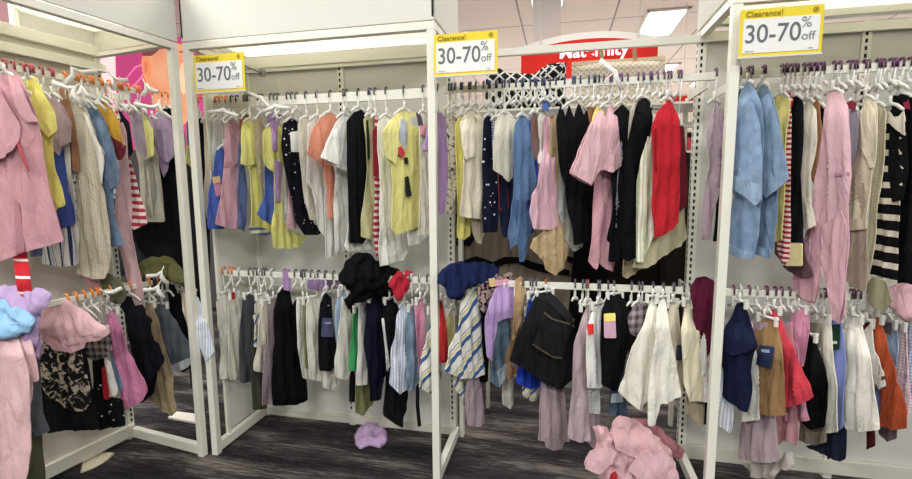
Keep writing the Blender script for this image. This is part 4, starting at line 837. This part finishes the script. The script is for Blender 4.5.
# ================================================================== right fixture, lower rail
g('RL', 'shirt', 'blue white check shirt at the right edge', 'plaid 8FACDA E4E8F0 .012', "903,330 908,322 920,324 922,404 910,402 898,392 902,360", hx=909, hang='clip', f=.03)
g('RL', 'shorts', 'pink white gingham shorts', 'plaid DDA5B4 F0E4E4 .012', "892,334 898,324 906,330 908,360 909,410 903,430 895,428 893,390", hx=900, hang='clip', f=.02)
g('RL', 'jeans', 'light denim jeans with stitched pocket', 'denim 7FA0C6', "884,330 889,322 896,326 898,350 896,375 890,372", hx=891, hang='clip', f=.03)
g('RL', 'trousers', 'burnt orange corduroy trousers', 'stripe_v C2502A B5461F .008', "872,326 876,316 881,320 886,342 894,370 901,396 906,428 893,430 880,426 881,392 876,355", hx=878, hang='clip', f=.06)
g('RL', 'dress', 'white dungaree dress straps', 'plain E2DED2', "865,330 872,322 874,350 883,372 884,386 878,390 870,372 866,352", hx=869, hang='clip', f=.05, parts=[('button', 'metal 8A7B62', "881,376 884,376 884,380 881,380", .02)])
g('RL', 'shorts', 'periwinkle blue rolled shorts', 'plain 7C8CD4', "874,388 880,382 887,394 883,408 882,424 876,424 875,405", hx=880, hang=None, f=.06)
g('RL', 'skirt', 'white elastic waist mini skirt', 'plain EAE6D6', "844,322 852,316 860,318 864,335 869,360 874,390 877,430 860,432 843,428 838,425 842,395 844,360", hx=854, hang='clip', f=.10, parts=[('waistband', 'knit E6E1D0', "844,318 860,316 862,326 844,329", .010)])
g('RL', 'trousers', 'cornflower blue trousers with black tag', 'plain 7E8ED2', "829,326 835,314 841,318 843,345 844,385 843,428 837,431 833,390 830,350", hx=837, hang='clip', f=.08, parts=[('price_tag', 'paper 1F3328', "830,325 840,324 839,349 829,349", .02, 'dark green tag'), ('tag_text', 'paper B8C4B4', "831,341 837,341 837,344 831,344", .026)])
g('RL', 'skirt', 'cream cotton skirt left of cornflower trousers', 'plain E4E0CC', "817,330 822,316 830,318 832,350 836,390 838,432 822,434 818,420 822,395 820,365", hx=825, hang='clip', f=.06)
g('RL', 'skirt', 'black flared skirt beside red skirt', 'plain 131316', "803,348 808,334 814,340 821,360 828,384 827,405 824,427 810,430 796,418 792,404 803,392 802,365", hx=809, hang='clip', f=.06)
g('RL', 'leggings', 'rose pink leggings top', 'plain D888A6', "793,314 800,307 808,310 809,330 805,350 802,368 794,352 791,335", hx=800, hang='clip', f=.05)
g('RL', 'skirt', 'flamingo red flared skirt', 'plain E0394A', "770,316 774,307 779,316 786,332 794,350 802,374 813,397 800,404 784,408 782,380 777,345", hx=775, hang='clip', f=.11)
g('RL', 'shorts', 'tobacco brown shorts with navy tag', 'plain 9A7446', "755,332 760,322 768,318 776,324 780,345 783,375 782,416 768,416 758,412 758,375", hx=766, hang='clip', f=.13, parts=[('price_tag', 'paper 2F3A58', "760,345 773,347 770,369 757,364", .02, 'navy tag'), ('tag_text', 'paper 9FA8BE', "762,349 769,350 769,353 762,352", .026)])
g('RL', 'shorts', 'white shorts behind the navy tee', 'plain E4E2D6', "744,345 752,335 757,360 758,395 759,420 742,422 744,395", hx=751, hang=None, f=.10)
g('RL', 't_shirt', 'navy tee bunched high on one clip', 'plain 151B38', "724,332 732,315 737,303 742,302 746,312 751,328 757,346 752,354 748,372 750,388 746,413 735,407 722,395 724,370 716,346", hx=740, hang='clip', f=.15, fold=.01, parts=[('sleeve', 'plain 1A2040', "717,344 726,328 738,322 748,330 757,346 748,352 732,356", .016)])
g('RL', 'shirt', 'white blue striped shirt tail', 'stripe_v B4C2DC EEEEF0 .012 .5', "720,402 730,405 733,428 728,434 718,424", hx=727, hang=None, f=.08)
g('RL', 'price_card', 'pink clearance ticket beside the right post', 'paper E0A8C4', "711,350 717,348 719,366 712,366", hx=715, hang=None, f=.10, cat='price tag', up=False, thick=.002, fold=.001)
g('RL', 'skirt', 'red skirt hem under tobacco shorts', 'plain C42734', "757,418 775,414 774,421 762,427", hx=766, hang=None, f=.07)
g('RL', 'skirt', 'mauve trousers hanging low behind', 'plain AE979E', "741,424 756,422 772,424 776,450 777,462 758,463 739,458", hx=757, hang=None, f=.06)
g('RL', 'blouse', 'greenish lace blouse lowest of all', 'knit AFA9A0', "745,461 768,463 792,452 794,466 778,472 770,480 752,478", hx=768, hang=None, f=.04, crump=.008)
g('RL', 'shorts', 'pink shorts under the red skirt', 'plain D88DA8', "783,408 794,404 806,412 808,421 790,422 782,420", hx=794, hang=None, f=.06)
g('RL', 'blouse', 'salmon pink sleeve hanging down', 'plain DE9AA4', "775,426 788,424 795,422 797,440 795,446 784,440 776,446", hx=788, hang=None, f=.04)
g('RL', 'skirt', 'grey taupe faux fur skirt', 'knit 8C8272', "798,428 816,430 828,432 826,442 814,446 798,440", hx=814, hang=None, f=.03)
g('RL', 'jeans', 'dark indigo jeans hem', 'denim 232C48', "804,446 818,444 828,434 846,434 846,458 838,462 822,454", hx=834, hang=None, f=.04)
g('RL', 'shorts', 'maroon shorts hem at the right', 'plain 5C1C22', "856,434 872,430 874,446 866,450", hx=866, hang=None, f=.02)
g('RL', 'leggings', 'dusky plum leggings hem', 'plain 7C6470', "880,426 894,428 896,438 888,442 879,434", hx=888, hang=None, f=.02)
for a, b, n, s_ in ((729, 760, 7, 25), (764, 800, 9, 26), (806, 846, 7, 27), (846, 910, 12, 28)): fill('RL', a, b, n, .90, .05, s_)

# ================================================================== garments behind the open section
r_ = RAILS['CU']
def back_rail():
    y = .74
    root = empty('hang_rail', (X1, y, 1.75)); tag(root, 'dark rail of the rack behind the open section', 'clothes rail')
    bm = bmesh.new(); box(bm, (X1+.05, y-.008, 1.69), (X2+.1, y+.008, 1.72)); part('rail_bar', bm, WHITE, root)
    for x in (X1+.07, X2+.08):
        bm = bmesh.new(); box(bm, (x-.012, y-.012, 0), (x+.012, y+.012, 1.70)); part('support_post', bm, WHITE, root)
back_rail()
def gb(name, desc, m, poly, y, hx, **k):
    b = on_plane(hx, 100, (0, y, 0), Y)
    g('CU', name, desc, m, poly, base=(b[0], y), hx=hx, hang=None, psi=80, place='on the rack behind the open section', **k)
gb('coat', 'dark chocolate brown long coat', 'plain 2B211B', "668,150 682,146 692,160 696,200 700,350 660,352 662,200", .72, 682, fold=.012, h=.02)
gb('coat', 'espresso brown coat left of the chocolate one', 'plain 241C18', "600,150 640,146 662,160 664,350 598,352", .74, 632, fold=.012, h=.02)
gb('dress', 'black gown below the pink trousers', 'plain 121114', "570,150 602,150 604,350 566,350 574,250", .68, 586, fold=.010, h=.02)
gb('poncho', 'beige striped poncho with black bands', 'stripe_v 9A8D7A 928672 .05', "458,170 500,160 560,165 592,180 594,340 520,344 456,340", .62, 526, fold=.008, h=.02, parts=[
  ('black_band', 'plain 141214', "494,262 505,257 520,257 532,262 548,266 568,270 568,276 545,273 530,269 518,263 505,264 496,268", .02, 'black woven band'), ('black_band', 'plain 141214', "566,256 584,260 596,264 596,270 580,266 566,262", .02), ('black_band', 'plain 141214', "462,262 478,256 494,262 490,268 470,268", .02)])
gb('jacket', 'black denim jacket behind yellow dress', 'plain 1A1A1E', "446,214 460,214 474,238 470,246 446,246", .50, 456)
def tote(desc, m, poly, y, handles=()):
    P = pts(poly); b = on_plane(P[0][0], P[0][1], (0, y, 0), Y)
    g('CU', 'tote_bag', desc, m, poly, base=(b[0], y), hx=P[0][0], hang=None, psi=88, place='behind the upper hooks', thick=.05, fold=.004, cat='tote bag', h=.02, edge=.05, parts=handles)
tote('black tote with white lattice pattern', 'lattice C9C6C0 1B1A1C .045', "487,74 500,68 508,73 534,74 548,64 565,62 564,110 486,110", .62, [('side_gusset', 'lattice C9C6C0 1B1A1C .045', "540,68 564,62 564,84 538,84", .05)])
tote('beige woven tote with tan handles', 'lattice D8CDB8 B7AA90 .02', "573,64 600,60 640,58 664,58 664,110 573,110", .66, [('handle', 'plain B08A62', "600,50 604,50 605,66 601,68", .06, 'tan leather handle'), ('handle', 'plain B08A62', "632,49 636,49 637,64 633,66", .06, 'tan leather handle'), ('top_trim', 'plain C0AC88', "573,62 664,56 664,60 573,66", .055)])

ts = empty('wall_shelf', (X1+.1, .66, 1.8)); tag(ts, 'white shelf carrying the two totes behind the upper hooks', 'shelf')
zt_ = on_plane(573, 110, (0, .66, 0), Y)[2]
bm = bmesh.new(); box(bm, (X1+.1, .52, zt_-.012), (X2+.05, .84, zt_-.001)); part('shelf_board', bm, WHITE, ts)
for x in (X1+.12, X2+.03):
    bm = bmesh.new(); box(bm, (x-.01, .80, 0), (x+.01, .83, zt_-.012)); part('support_post', bm, WHITE, ts)
# ================================================================== things on the floor
def heap(name, desc, m, poly, hgt, place, parts_=(), cat=None):
    SEED[0] += 1; rnd = random.Random(SEED[0])
    P0 = [on_plane(x, y, (0, 0, .0), Z)[:2] for x, y in pts(poly)]
    P = np.array(resample(smooth_outline(P0), .016)); mn, mx = P.min(0), P.max(0)
    gx, gy = np.meshgrid(np.arange(mn[0], mx[0], .014), np.arange(mn[1], mx[1], .014)); Q = np.stack([gx.ravel(), gy.ravel()], 1)
    Q = Q[inside(Q[:, 0], Q[:, 1], P)]; Q = Q[edge_dist(Q, P) > .008]
    vo, eo, fo, _, _, _ = delaunay_2d_cdt([Vector(map(float, p)) for p in list(P)+list(Q)], [], [list(range(len(P)))], 1, 1e-5)
    vo = np.array([(v.x, v.y) for v in vo]); d = edge_dist(vo, P); a = rnd.random()*9
    nz = np.array([abs(noise.noise(Vector((x*13+a, y*9, a))))*1.0+.6*abs(noise.noise(Vector((x*31, y*24+a, 3)))) for x, y in vo])
    z = .004+hgt*np.sqrt(np.clip(d/.05, 0, 1))*(1.15-2.4*nz)
    z = np.maximum(z, .004); z[d < 1e-5] = .002
    c = Vector((float(vo[:, 0].mean()), float(vo[:, 1].mean()), 0))
    bm = bmesh.new(); uvl = bm.loops.layers.uv.new('UV')
    vf = [bm.verts.new(Vector((float(x), float(y), float(q)))-c) for (x, y), q in zip(vo, z)]
    vb = [vf[i] if d[i] < 1e-5 else bm.verts.new(Vector((float(vo[i][0]), float(vo[i][1]), .002))-c) for i in range(len(vo))]
    for t in fo:
        A, B, C = t[:3]; bm.faces.new((vf[A], vf[B], vf[C])).smooth = True
        try: bm.faces.new((vb[C], vb[B], vb[A]))
        except ValueError: pass
    o = link(name, bm, m); o.location = c; tag(o, desc+' '+place, cat or name)
    return o
heap('blouse', 'small crumpled lilac blouse', 'plain C2A0CE', "354,436 358,428 366,422 374,419 379,420 382,427 388,433 388,442 380,449 370,446 360,450 355,445", .04, 'lying on the carpet alone')
heap('blouse', 'pinkish thin sleeve end', 'plain B58AA6', "376,419 380,418 385,422 386,429 379,429", .03, 'lying on the carpet beside the lilac blouse')
P_ = on_plane(183, 419, (0, 0, 0), Z)
bm = bmesh.new()
for i, (x, y) in enumerate(((0, 0),)):
    q = [on_plane(a, b, (0, 0, 0), Z) for a, b in ((168, 419), (176, 413), (200, 416), (195, 424))]
    vb = [bm.verts.new(Vector(p)-Vector(P_)+Vector((0, 0, .001))) for p in q]; vt = [bm.verts.new(Vector(p)-Vector(P_)+Vector((0, 0, .012))) for p in q]
    bm.faces.new(vt); bm.faces.new(vb[::-1])
    for k in range(4): bm.faces.new((vb[k], vb[(k+1) % 4], vt[(k+1) % 4], vt[k]))
o = link('card', bm, 'paper E6E2D6'); o.location = P_; tag(o, 'white card lying on the carpet behind the open end frame', 'card')
heap('paper_strip', 'torn backing paper strips', 'paper CFC7AE', "82,462 96,452 116,453 106,462 92,470 80,474", .015, 'lying on the carpet at the left base rail', cat='paper')
# big pink heap
def floor_g(name, desc, m, poly, y, f=0, parts=(), **k):
    P = pts(poly); hx = sum(p[0] for p in P)/len(P); b = on_plane(hx, 440, (0, y, 0), Y)
    g('CL', name, desc, m, poly, base=(b[0], y), hx=hx, hang=None, psi=75, place='in the heap on the floor at the right', f=f, parts=parts, **k)
floor_g('sweatpants', 'dark rose folded sweatpants', 'plain B9727E', "632,418 646,418 660,428 674,440 684,450 683,456 672,458 660,450 644,440", .22, thick=.03, crump=.008)
floor_g('sweatshirt', 'large pale pink sweatshirt', 'plain E6B0B8', "592,428 600,422 606,424 609,434 614,420 622,415 631,417 640,424 650,430 660,438 668,448 674,462 676,484 606,484 596,474 588,470 584,463 592,452 596,440", .12, thick=.02, crump=.014, edge=.04, fold=.016, lam=.11, parts=[
  ('sleeve', 'plain E9B5BD', "590,452 606,446 618,452 612,464 600,474 586,469", .05), ('fold', 'plain E4ACB5', "612,428 632,424 656,440 664,452 640,460 616,450", .05), ('hood', 'plain E8B4BC', "640,452 660,448 674,462 676,482 640,482 628,470", .055)])
floor_g('top', 'small red strap piece', 'plain C8282C', "611,474 616,471 618,478 614,486 609,482", .02, thick=.006)

# ================================================================== signs
def text(parent, s, x, z, size, m, y=-.004, bold=0, align='LEFT', sx=1.0):
    c = bpy.data.curves.new('lettering', 'FONT'); c.body = s; c.size = size; c.extrude = .0006; c.offset = bold; c.align_x = align
    o = bpy.data.objects.new('lettering', c); col.objects.link(o); c.materials.append(mat(m)); o.parent = parent
    dg = bpy.context.evaluated_depsgraph_get(); me = bpy.data.meshes.new_from_object(o.evaluated_get(dg)); bpy.data.objects.remove(o)
    me.transform(Matrix.Translation((x, y, z)) @ Matrix.Rotation(math.pi/2, 4, 'X') @ Matrix.Diagonal((sx, 1, 1, 1)))
    o = bpy.data.objects.new('lettering', me); col.objects.link(o); o.parent = parent; me.materials.clear(); me.materials.append(mat(m)); return o
def sign(tl, tr, br, bl, label, yaw=0.0):
    A, B, C_2, D_ = [on_plane(q[0], q[1], (0, -.035, 0), Y) for q in (tl, tr, br, bl)]
    W_ = ((B-A)[0]+(C_2-D_)[0])/2; H_ = ((A-D_)[2]+(B-C_2)[2])/2; c = (A+B+C_2+D_)/4
    root = empty('clearance_sign', (c[0], -.035, c[2])); root.rotation_euler = (0, 0, yaw); tag(root, label, 'sign', 'yellow and white clearance signs')
    w2, h2 = W_/2, H_/2
    def P(lo, hi, nm, m):
        bm = bmesh.new(); box(bm, lo, hi); return link(nm, bm, m, root)
    P((-w2, -.001, -h2), (w2, .003, h2), 'sign_board', 'paper E6D046')
    P((-w2+.011, -.003, -h2+.011), (w2-.011, -.001, h2-.034), 'white_field', 'paper E9E9E6')
    P((-w2-.003, -.004, -h2-.006), (w2+.003, .004, -h2), 'sign_holder', 'shiny CFCFCB')
    k = W_/.26
    text(root, 'Clearance!', -w2+.016, h2-.026, .026*k, 'paper 8C7A2A', sx=1.05)
    text(root, '30-70', -w2+.014*k, -.034*k, .088*k, 'paper 6C6E74', sx=.88, bold=.0002)
    text(root, '%', w2-.068*k, .008*k, .05*k, 'paper 8A8C90', sx=.95); text(root, 'off', w2-.066*k, -.034*k, .040*k, 'paper 8A8C90')
    text(root, 'clearance', -w2+.018, -h2+.016, .008, 'paper B9B9B6'); text(root, 'while', w2-.045, -h2+.016, .008, 'paper B9B9B6')
    bm = bmesh.new(); cx, cz = w2-.026, h2-.017
    def ring(r0, r1):
        for i in range(20):
            a, b = i*math.pi/10, (i+1)*math.pi/10
            v = [bm.verts.new((cx+r*math.cos(t), -.0035, cz+r*math.sin(t))) for r, t in ((r0, a), (r1, a), (r1, b), (r0, b))]
            bm.faces.new(v[::-1] if r0 else [v[3], v[2], v[1]])
    ring(.0065, .009); ring(0, .0035); link('bullseye_logo', bm, 'paper 8C7A2A', root)
    bm = bmesh.new(); box(bm, (-.012, .003, h2-.03), (.012, .012, h2+.004)); box(bm, (-w2+.002, .003, -h2), (-w2+.01, .02, h2)); link('mounting_clip', bm, 'shiny CFCFCB', root)
sign((194, 57), (244, 51), (245, 90), (195, 93), 'clearance sign at the left beside the poster, smallest of three')
sign((434, 37), (497, 28), (498, 71), (434, 78), 'clearance sign at the centre, in front of the middle post')
sign((741, 10), (825, 4), (821, 52), (738, 58), 'clearance sign at the right, highest of three')
bm = bmesh.new(); a = on_plane(245, 66, (0, .0, 0), Y); b = on_plane(262, 73, (0, .09, 0), Y); c_ = Vector(a)
tube(bm, [Vector(a)-c_, Vector(b)-c_], .005, 6); q = Vector(b)-c_; box(bm, (q.x-.012, q.y-.01, q.z-.014), (q.x+.012, q.y+.01, q.z+.014))
o = link('sign_bracket', bm, 'metal 8C8E90'); o.location = c_; tag(o, 'grey metal bracket arm behind the leftmost clearance sign', 'bracket')

# red hanging department sign behind
ys = 2.6
A = on_plane(519, 46, (0, ys, 0), Y); B = on_plane(664, 33, (0, ys, 0), Y); Cc = on_plane(664, 72, (0, ys, 0), Y)
mid = Vector(((A[0]+B[0])/2, ys, (B[2]+Cc[2])/2)); hw = (B[0]-A[0])/2; hh = (B[2]-Cc[2])/2
root = empty('department_sign', mid); tag(root, 'red curved hanging department sign reading Maternity behind the column', 'sign')
def arc_panel(x0, x1, z0, z1, rad, m, nm, off=0, dz=.02):
    bm = bmesh.new(); n = 16; vs2 = []
    for i in range(n+1):
        x = x0+(x1-x0)*i/n; yy = off+rad*(x/hw)**2; up = -dz*(x/hw)**2
        vs2.append([bm.verts.new((x, yy+dy, z+up)) for dy, z in ((0, z0), (0, z1), (.03, z1), (.03, z0))])
    for p, q in zip(vs2, vs2[1:]):
        for k in range(4): bm.faces.new((p[k], q[k], q[(k+1) % 4], p[(k+1) % 4]))
    bm.faces.new(vs2[0]); bm.faces.new(vs2[-1][::-1]); bmesh.ops.recalc_face_normals(bm, faces=bm.faces); link(nm, bm, m, root, False)
arc_panel(-hw, hw, -hh, hh, .25, 'emit D9342E .25', 'red_panel'); arc_panel(-hw*.97, hw*.97, hh, hh+.06, .25, 'emit F1EEE6 .25', 'white_top_edge', .01, dz=.02); arc_panel(-hw*.97, hw*.97, -hh-.07, -hh, .25, 'paper F1EEE6', 'white_bottom_edge', .01)  # faint glow added to the white top edge to keep it from greying
tp = on_plane(559, 55, (0, ys, 0), Y); t_ = text(root, 'Maternity', tp[0]-mid.x, tp[2]-mid.z-.035, .155, 'emit FFFFFF .5', y=-.02, bold=.004, sx=1.0)
bm = bmesh.new()
for x in (-hw*.7, hw*.7): tube(bm, [(x, .1, hh), (x, .1, CEIL-mid.z)], .006)
link('hanging_rod', bm, 'shiny E2E0D8', root)
# smaller red sign further back
ys2 = 4.5; a = on_plane(662, 97, (0, ys2, 0), Y); b = on_plane(704, 111, (0, ys2, 0), Y); c_ = Vector(((a[0]+b[0])/2, ys2, (a[2]+b[2])/2))
root2 = empty('department_sign', c_); tag(root2, 'small far red sign low beside the slotted upright', 'sign')
bm = bmesh.new(); box(bm, (a[0]-c_.x, 0, b[2]-c_.z), (b[0]-c_.x, .04, a[2]-c_.z)); link('red_panel', bm, 'emit D9342E .25', root2)
text(root2, 'ls', .02, -.05, .16, 'emit FFFFFF .4', y=-.01, bold=.004)
bm = bmesh.new(); tube(bm, [(0, .02, a[2]-c_.z), (0, .02, CEIL-c_.z)], .006); link('hanging_rod', bm, 'shiny E2E0D8', root2)
# distant shelf with folded goods seen right of the red dress
sx0 = on_plane(684, 120, (0, 3.4, 0), Y)[0]; sx1 = on_plane(712, 120, (0, 3.4, 0), Y)[0]
root = empty('shelf_unit', (sx0, 3.4, 0)); tag(root, 'far white shelf unit with coloured stock, right of the red dress', 'shelf')
W5 = sx1-sx0+.5
for x in (0, W5): bm = bmesh.new(); box(bm, (x-.02, 0, 0), (x+.02, .4, 1.95)); link('side_panel', bm, WHITE, root)
for z in (.4, .8, 1.2, 1.5, 1.72, 1.93): bm = bmesh.new(); box(bm, (0, 0, z), (W5, .4, z+.02)); link('shelf', bm, WHITE, root)
bm = bmesh.new(); box(bm, (0, .4, 0), (W5, .41, 1.95)); link('back_panel', bm, 'paper 6F6A68', root)
cl = ['2E6FB4', 'D86A3A', '6FA0CC', 'C8C8C4', 'B84A50', '4C6A90']; nm_ = {'2E6FB4': 'deep blue', 'D86A3A': 'orange', '6FA0CC': 'sky blue', 'C8C8C4': 'pale grey', 'B84A50': 'brick red', '4C6A90': 'slate blue'}
for j, z in enumerate((1.22, 1.52, 1.74)):
    for i in range(4):
        c = cl[(i+j*2) % 6]; bm = bmesh.new(); box(bm, (-.07, -.12, 0), (.07, .12, .1+.02*((i+j) % 3)), bev=.012)
        o = link('storage_box', bm, 'paper '+c); o.location = (sx0+.1+i*.165, 3.56, z+.001)
        tag(o, nm_[c]+' boxed stock on the '+('lowest', 'middle', 'highest')[j]+' filled shelf of the far unit', 'box', 'coloured stock on the far shelf')

# ================================================================== poster and racks beyond the left gap
yp = 2.6
def pp(s, off): return [on_plane(x, y, (0, yp-off, 0), Y) for x, y in pts(s)]
def slab(bm, s, off, th=.004):
    q = pp(s, off); vt = [bm.verts.new(Vector(p)) for p in q]; vb = [bm.verts.new(Vector(p)+Vector((0, th, 0))) for p in q]
    bm.faces.new(vt); bm.faces.new(vb[::-1])
    for k in range(len(q)): bm.faces.new((vb[k], vb[(k+1) % len(q)], vt[(k+1) % len(q)], vt[k]))
    bmesh.ops.recalc_face_normals(bm, faces=bm.faces)
org = on_plane(150, 80, (0, yp, 0), Y); root = empty('lightbox_poster', org); tag(root, 'large backlit pink poster of a woman\'s face beyond the left gap', 'poster')
def pl_(nm, s, off, m, **k):
    bm = bmesh.new(); slab(bm, s, off, **k); part(nm, bm, m, root)
pl_('light_strip', "96,40 114,40 117,150 96,150", .03, 'emit F6DCDC .9', th=.03)
pl_('pink_panel', "110,38 222,36 222,150 112,150", .02, 'emit CB4F86 .62', th=.03)
def blob(s, n=3):
    P = [np.array(p) for p in pts(s)]
    for _ in range(n):
        Q = []
        for i in range(len(P)):
            a, b = P[i], P[(i+1) % len(P)]; Q += [a*.75+b*.25, a*.25+b*.75]
        P = Q
    return ' '.join('%.2f,%.2f' % tuple(p) for p in P)
pl_('face', blob("146,54 156,44 175,42 190,48 193,62 194,78 197,84 193,90 195,97 190,104 192,112 184,126 170,132 156,112 150,92 144,82"), .034, 'emitblend EBAF88 DD8E6C')
pl_('cheek_highlight', blob("180,62 190,64 191,80 188,92 182,96 178,80"), .038, 'emitblend FBE3C0 F6B890')
pl_('ear', blob("141,56 147,54 152,64 151,78 146,84 142,72"), .040, 'emit E8966A .8')
pl_('ear_hollow', blob("144,62 147,61 148,69 146,75 144,70"), .043, 'emit D97E5C .8')
pl_('hair', blob("141,56 144,48 152,42 170,40 176,45 160,48 152,56 148,56"), .041, 'emit 7A4A4C .8')
pl_('hair_strand', "143,63 134,67 126,78 120,88 121,88 127,78 135,68.5 143,65", .04, 'emit E883AC .8')
pl_('hair_strand', "143,73 138,80 132,86 125,92 126,93 133,87.5 139,81 144,75", .04, 'emit E883AC .8')
pl_('eye', blob("183,60 190,58 193,60 188,62"), .043, 'emit 6A3B34 .7')
pl_('eyebrow', blob("176,52 186,50 192,53 186,53"), .043, 'emit 8A5444 .7')
pl_('nostril', blob("192,82 196,81 197,84 193,85"), .043, 'emit C0694E .7')
pl_('lips', blob("186,92 192,90 197,94 193,100 187,97"), .043, 'emit D85A5A .8')
pl_('earring', blob("146,83 148,83 149,90 147,91"), .046, 'emit F6E6D2 .9')
q_ = pp("112,150 222,150", 0); bm = bmesh.new(); box(bm, (q_[0][0], yp, 0), (q_[1][0], yp+.06, q_[0][2]+.03)); part('poster_stand', bm, 'paper 6A6668', root)
# second pink board, upper left
q = [on_plane(x, y, (0, 2.0, 0), Y) for x, y in ((-14, -18), (26, -18), (26, 60), (-14, 60))]
bm = bmesh.new(); o_ = Vector(q[3]); vt = [bm.verts.new(Vector(p)-o_) for p in q]; vb = [bm.verts.new(Vector(p)-o_+Vector((0, .03, 0))) for p in q]
bm.faces.new(vt); bm.faces.new(vb[::-1])
for k in range(4): bm.faces.new((vb[k], vb[(k+1) % 4], vt[(k+1) % 4], vt[k]))
bmesh.ops.recalc_face_normals(bm, faces=bm.faces)
o = link('hanging_banner', bm, 'emit E6AEB2 .6'); o.location = o_; tag(o, 'plain pale pink banner behind the top of the left fixture', 'banner')
# racks of dark clothes beyond the gap
br = empty('floor_rack', (-1.3, .95, 0)); tag(br, 'floor rack of dark clothes seen through the open end frame', 'clothes rack')
bm = bmesh.new(); tube(bm, [(-2.0, .95, 1.35), (-.05, .95, 1.35)], .012, 8)
for x in (-1.95, -.1): tube(bm, [(x, .95, 0), (x, .95, 1.35)], .012, 8); tube(bm, [(x, .7, .02), (x, 1.2, .02)], .012, 8)
part('rack_frame', bm, 'metal B8B8B4', br, True)
def gx_(name, desc, m, poly, y, hx):
    b = on_plane(hx, 200, (0, y, 0), Y); rr = RAILS['LL']
    P = pts(poly); pl = plane_for(None, hx, 80, base=(b[0], y, 1.3)); o, _, _ = cloth(name, pl, P, m, 0, .012, .012, .06, h=.02)
    tag(o, desc+' on the floor rack beyond the left gap', name.replace('_', ' '))
gx_('jeans', 'charcoal black jeans', 'denim 26282D', "136,190 150,186 164,190 166,262 160,292 140,290 134,240", .95, 150)
gx_('jeans', 'blackish indigo jeans', 'denim 1D1E24', "162,190 176,186 190,190 193,288 180,300 164,292", .90, 176)
gx_('jeans', 'faded black jeans', 'denim 2E3036', "110,200 124,196 138,200 140,270 120,276 108,250", .95, 124)
gx_('dress', 'tall black dress', 'plain 18181C', "186,168 194,150 206,150 210,200 210,300 196,302 188,260", .85, 199)
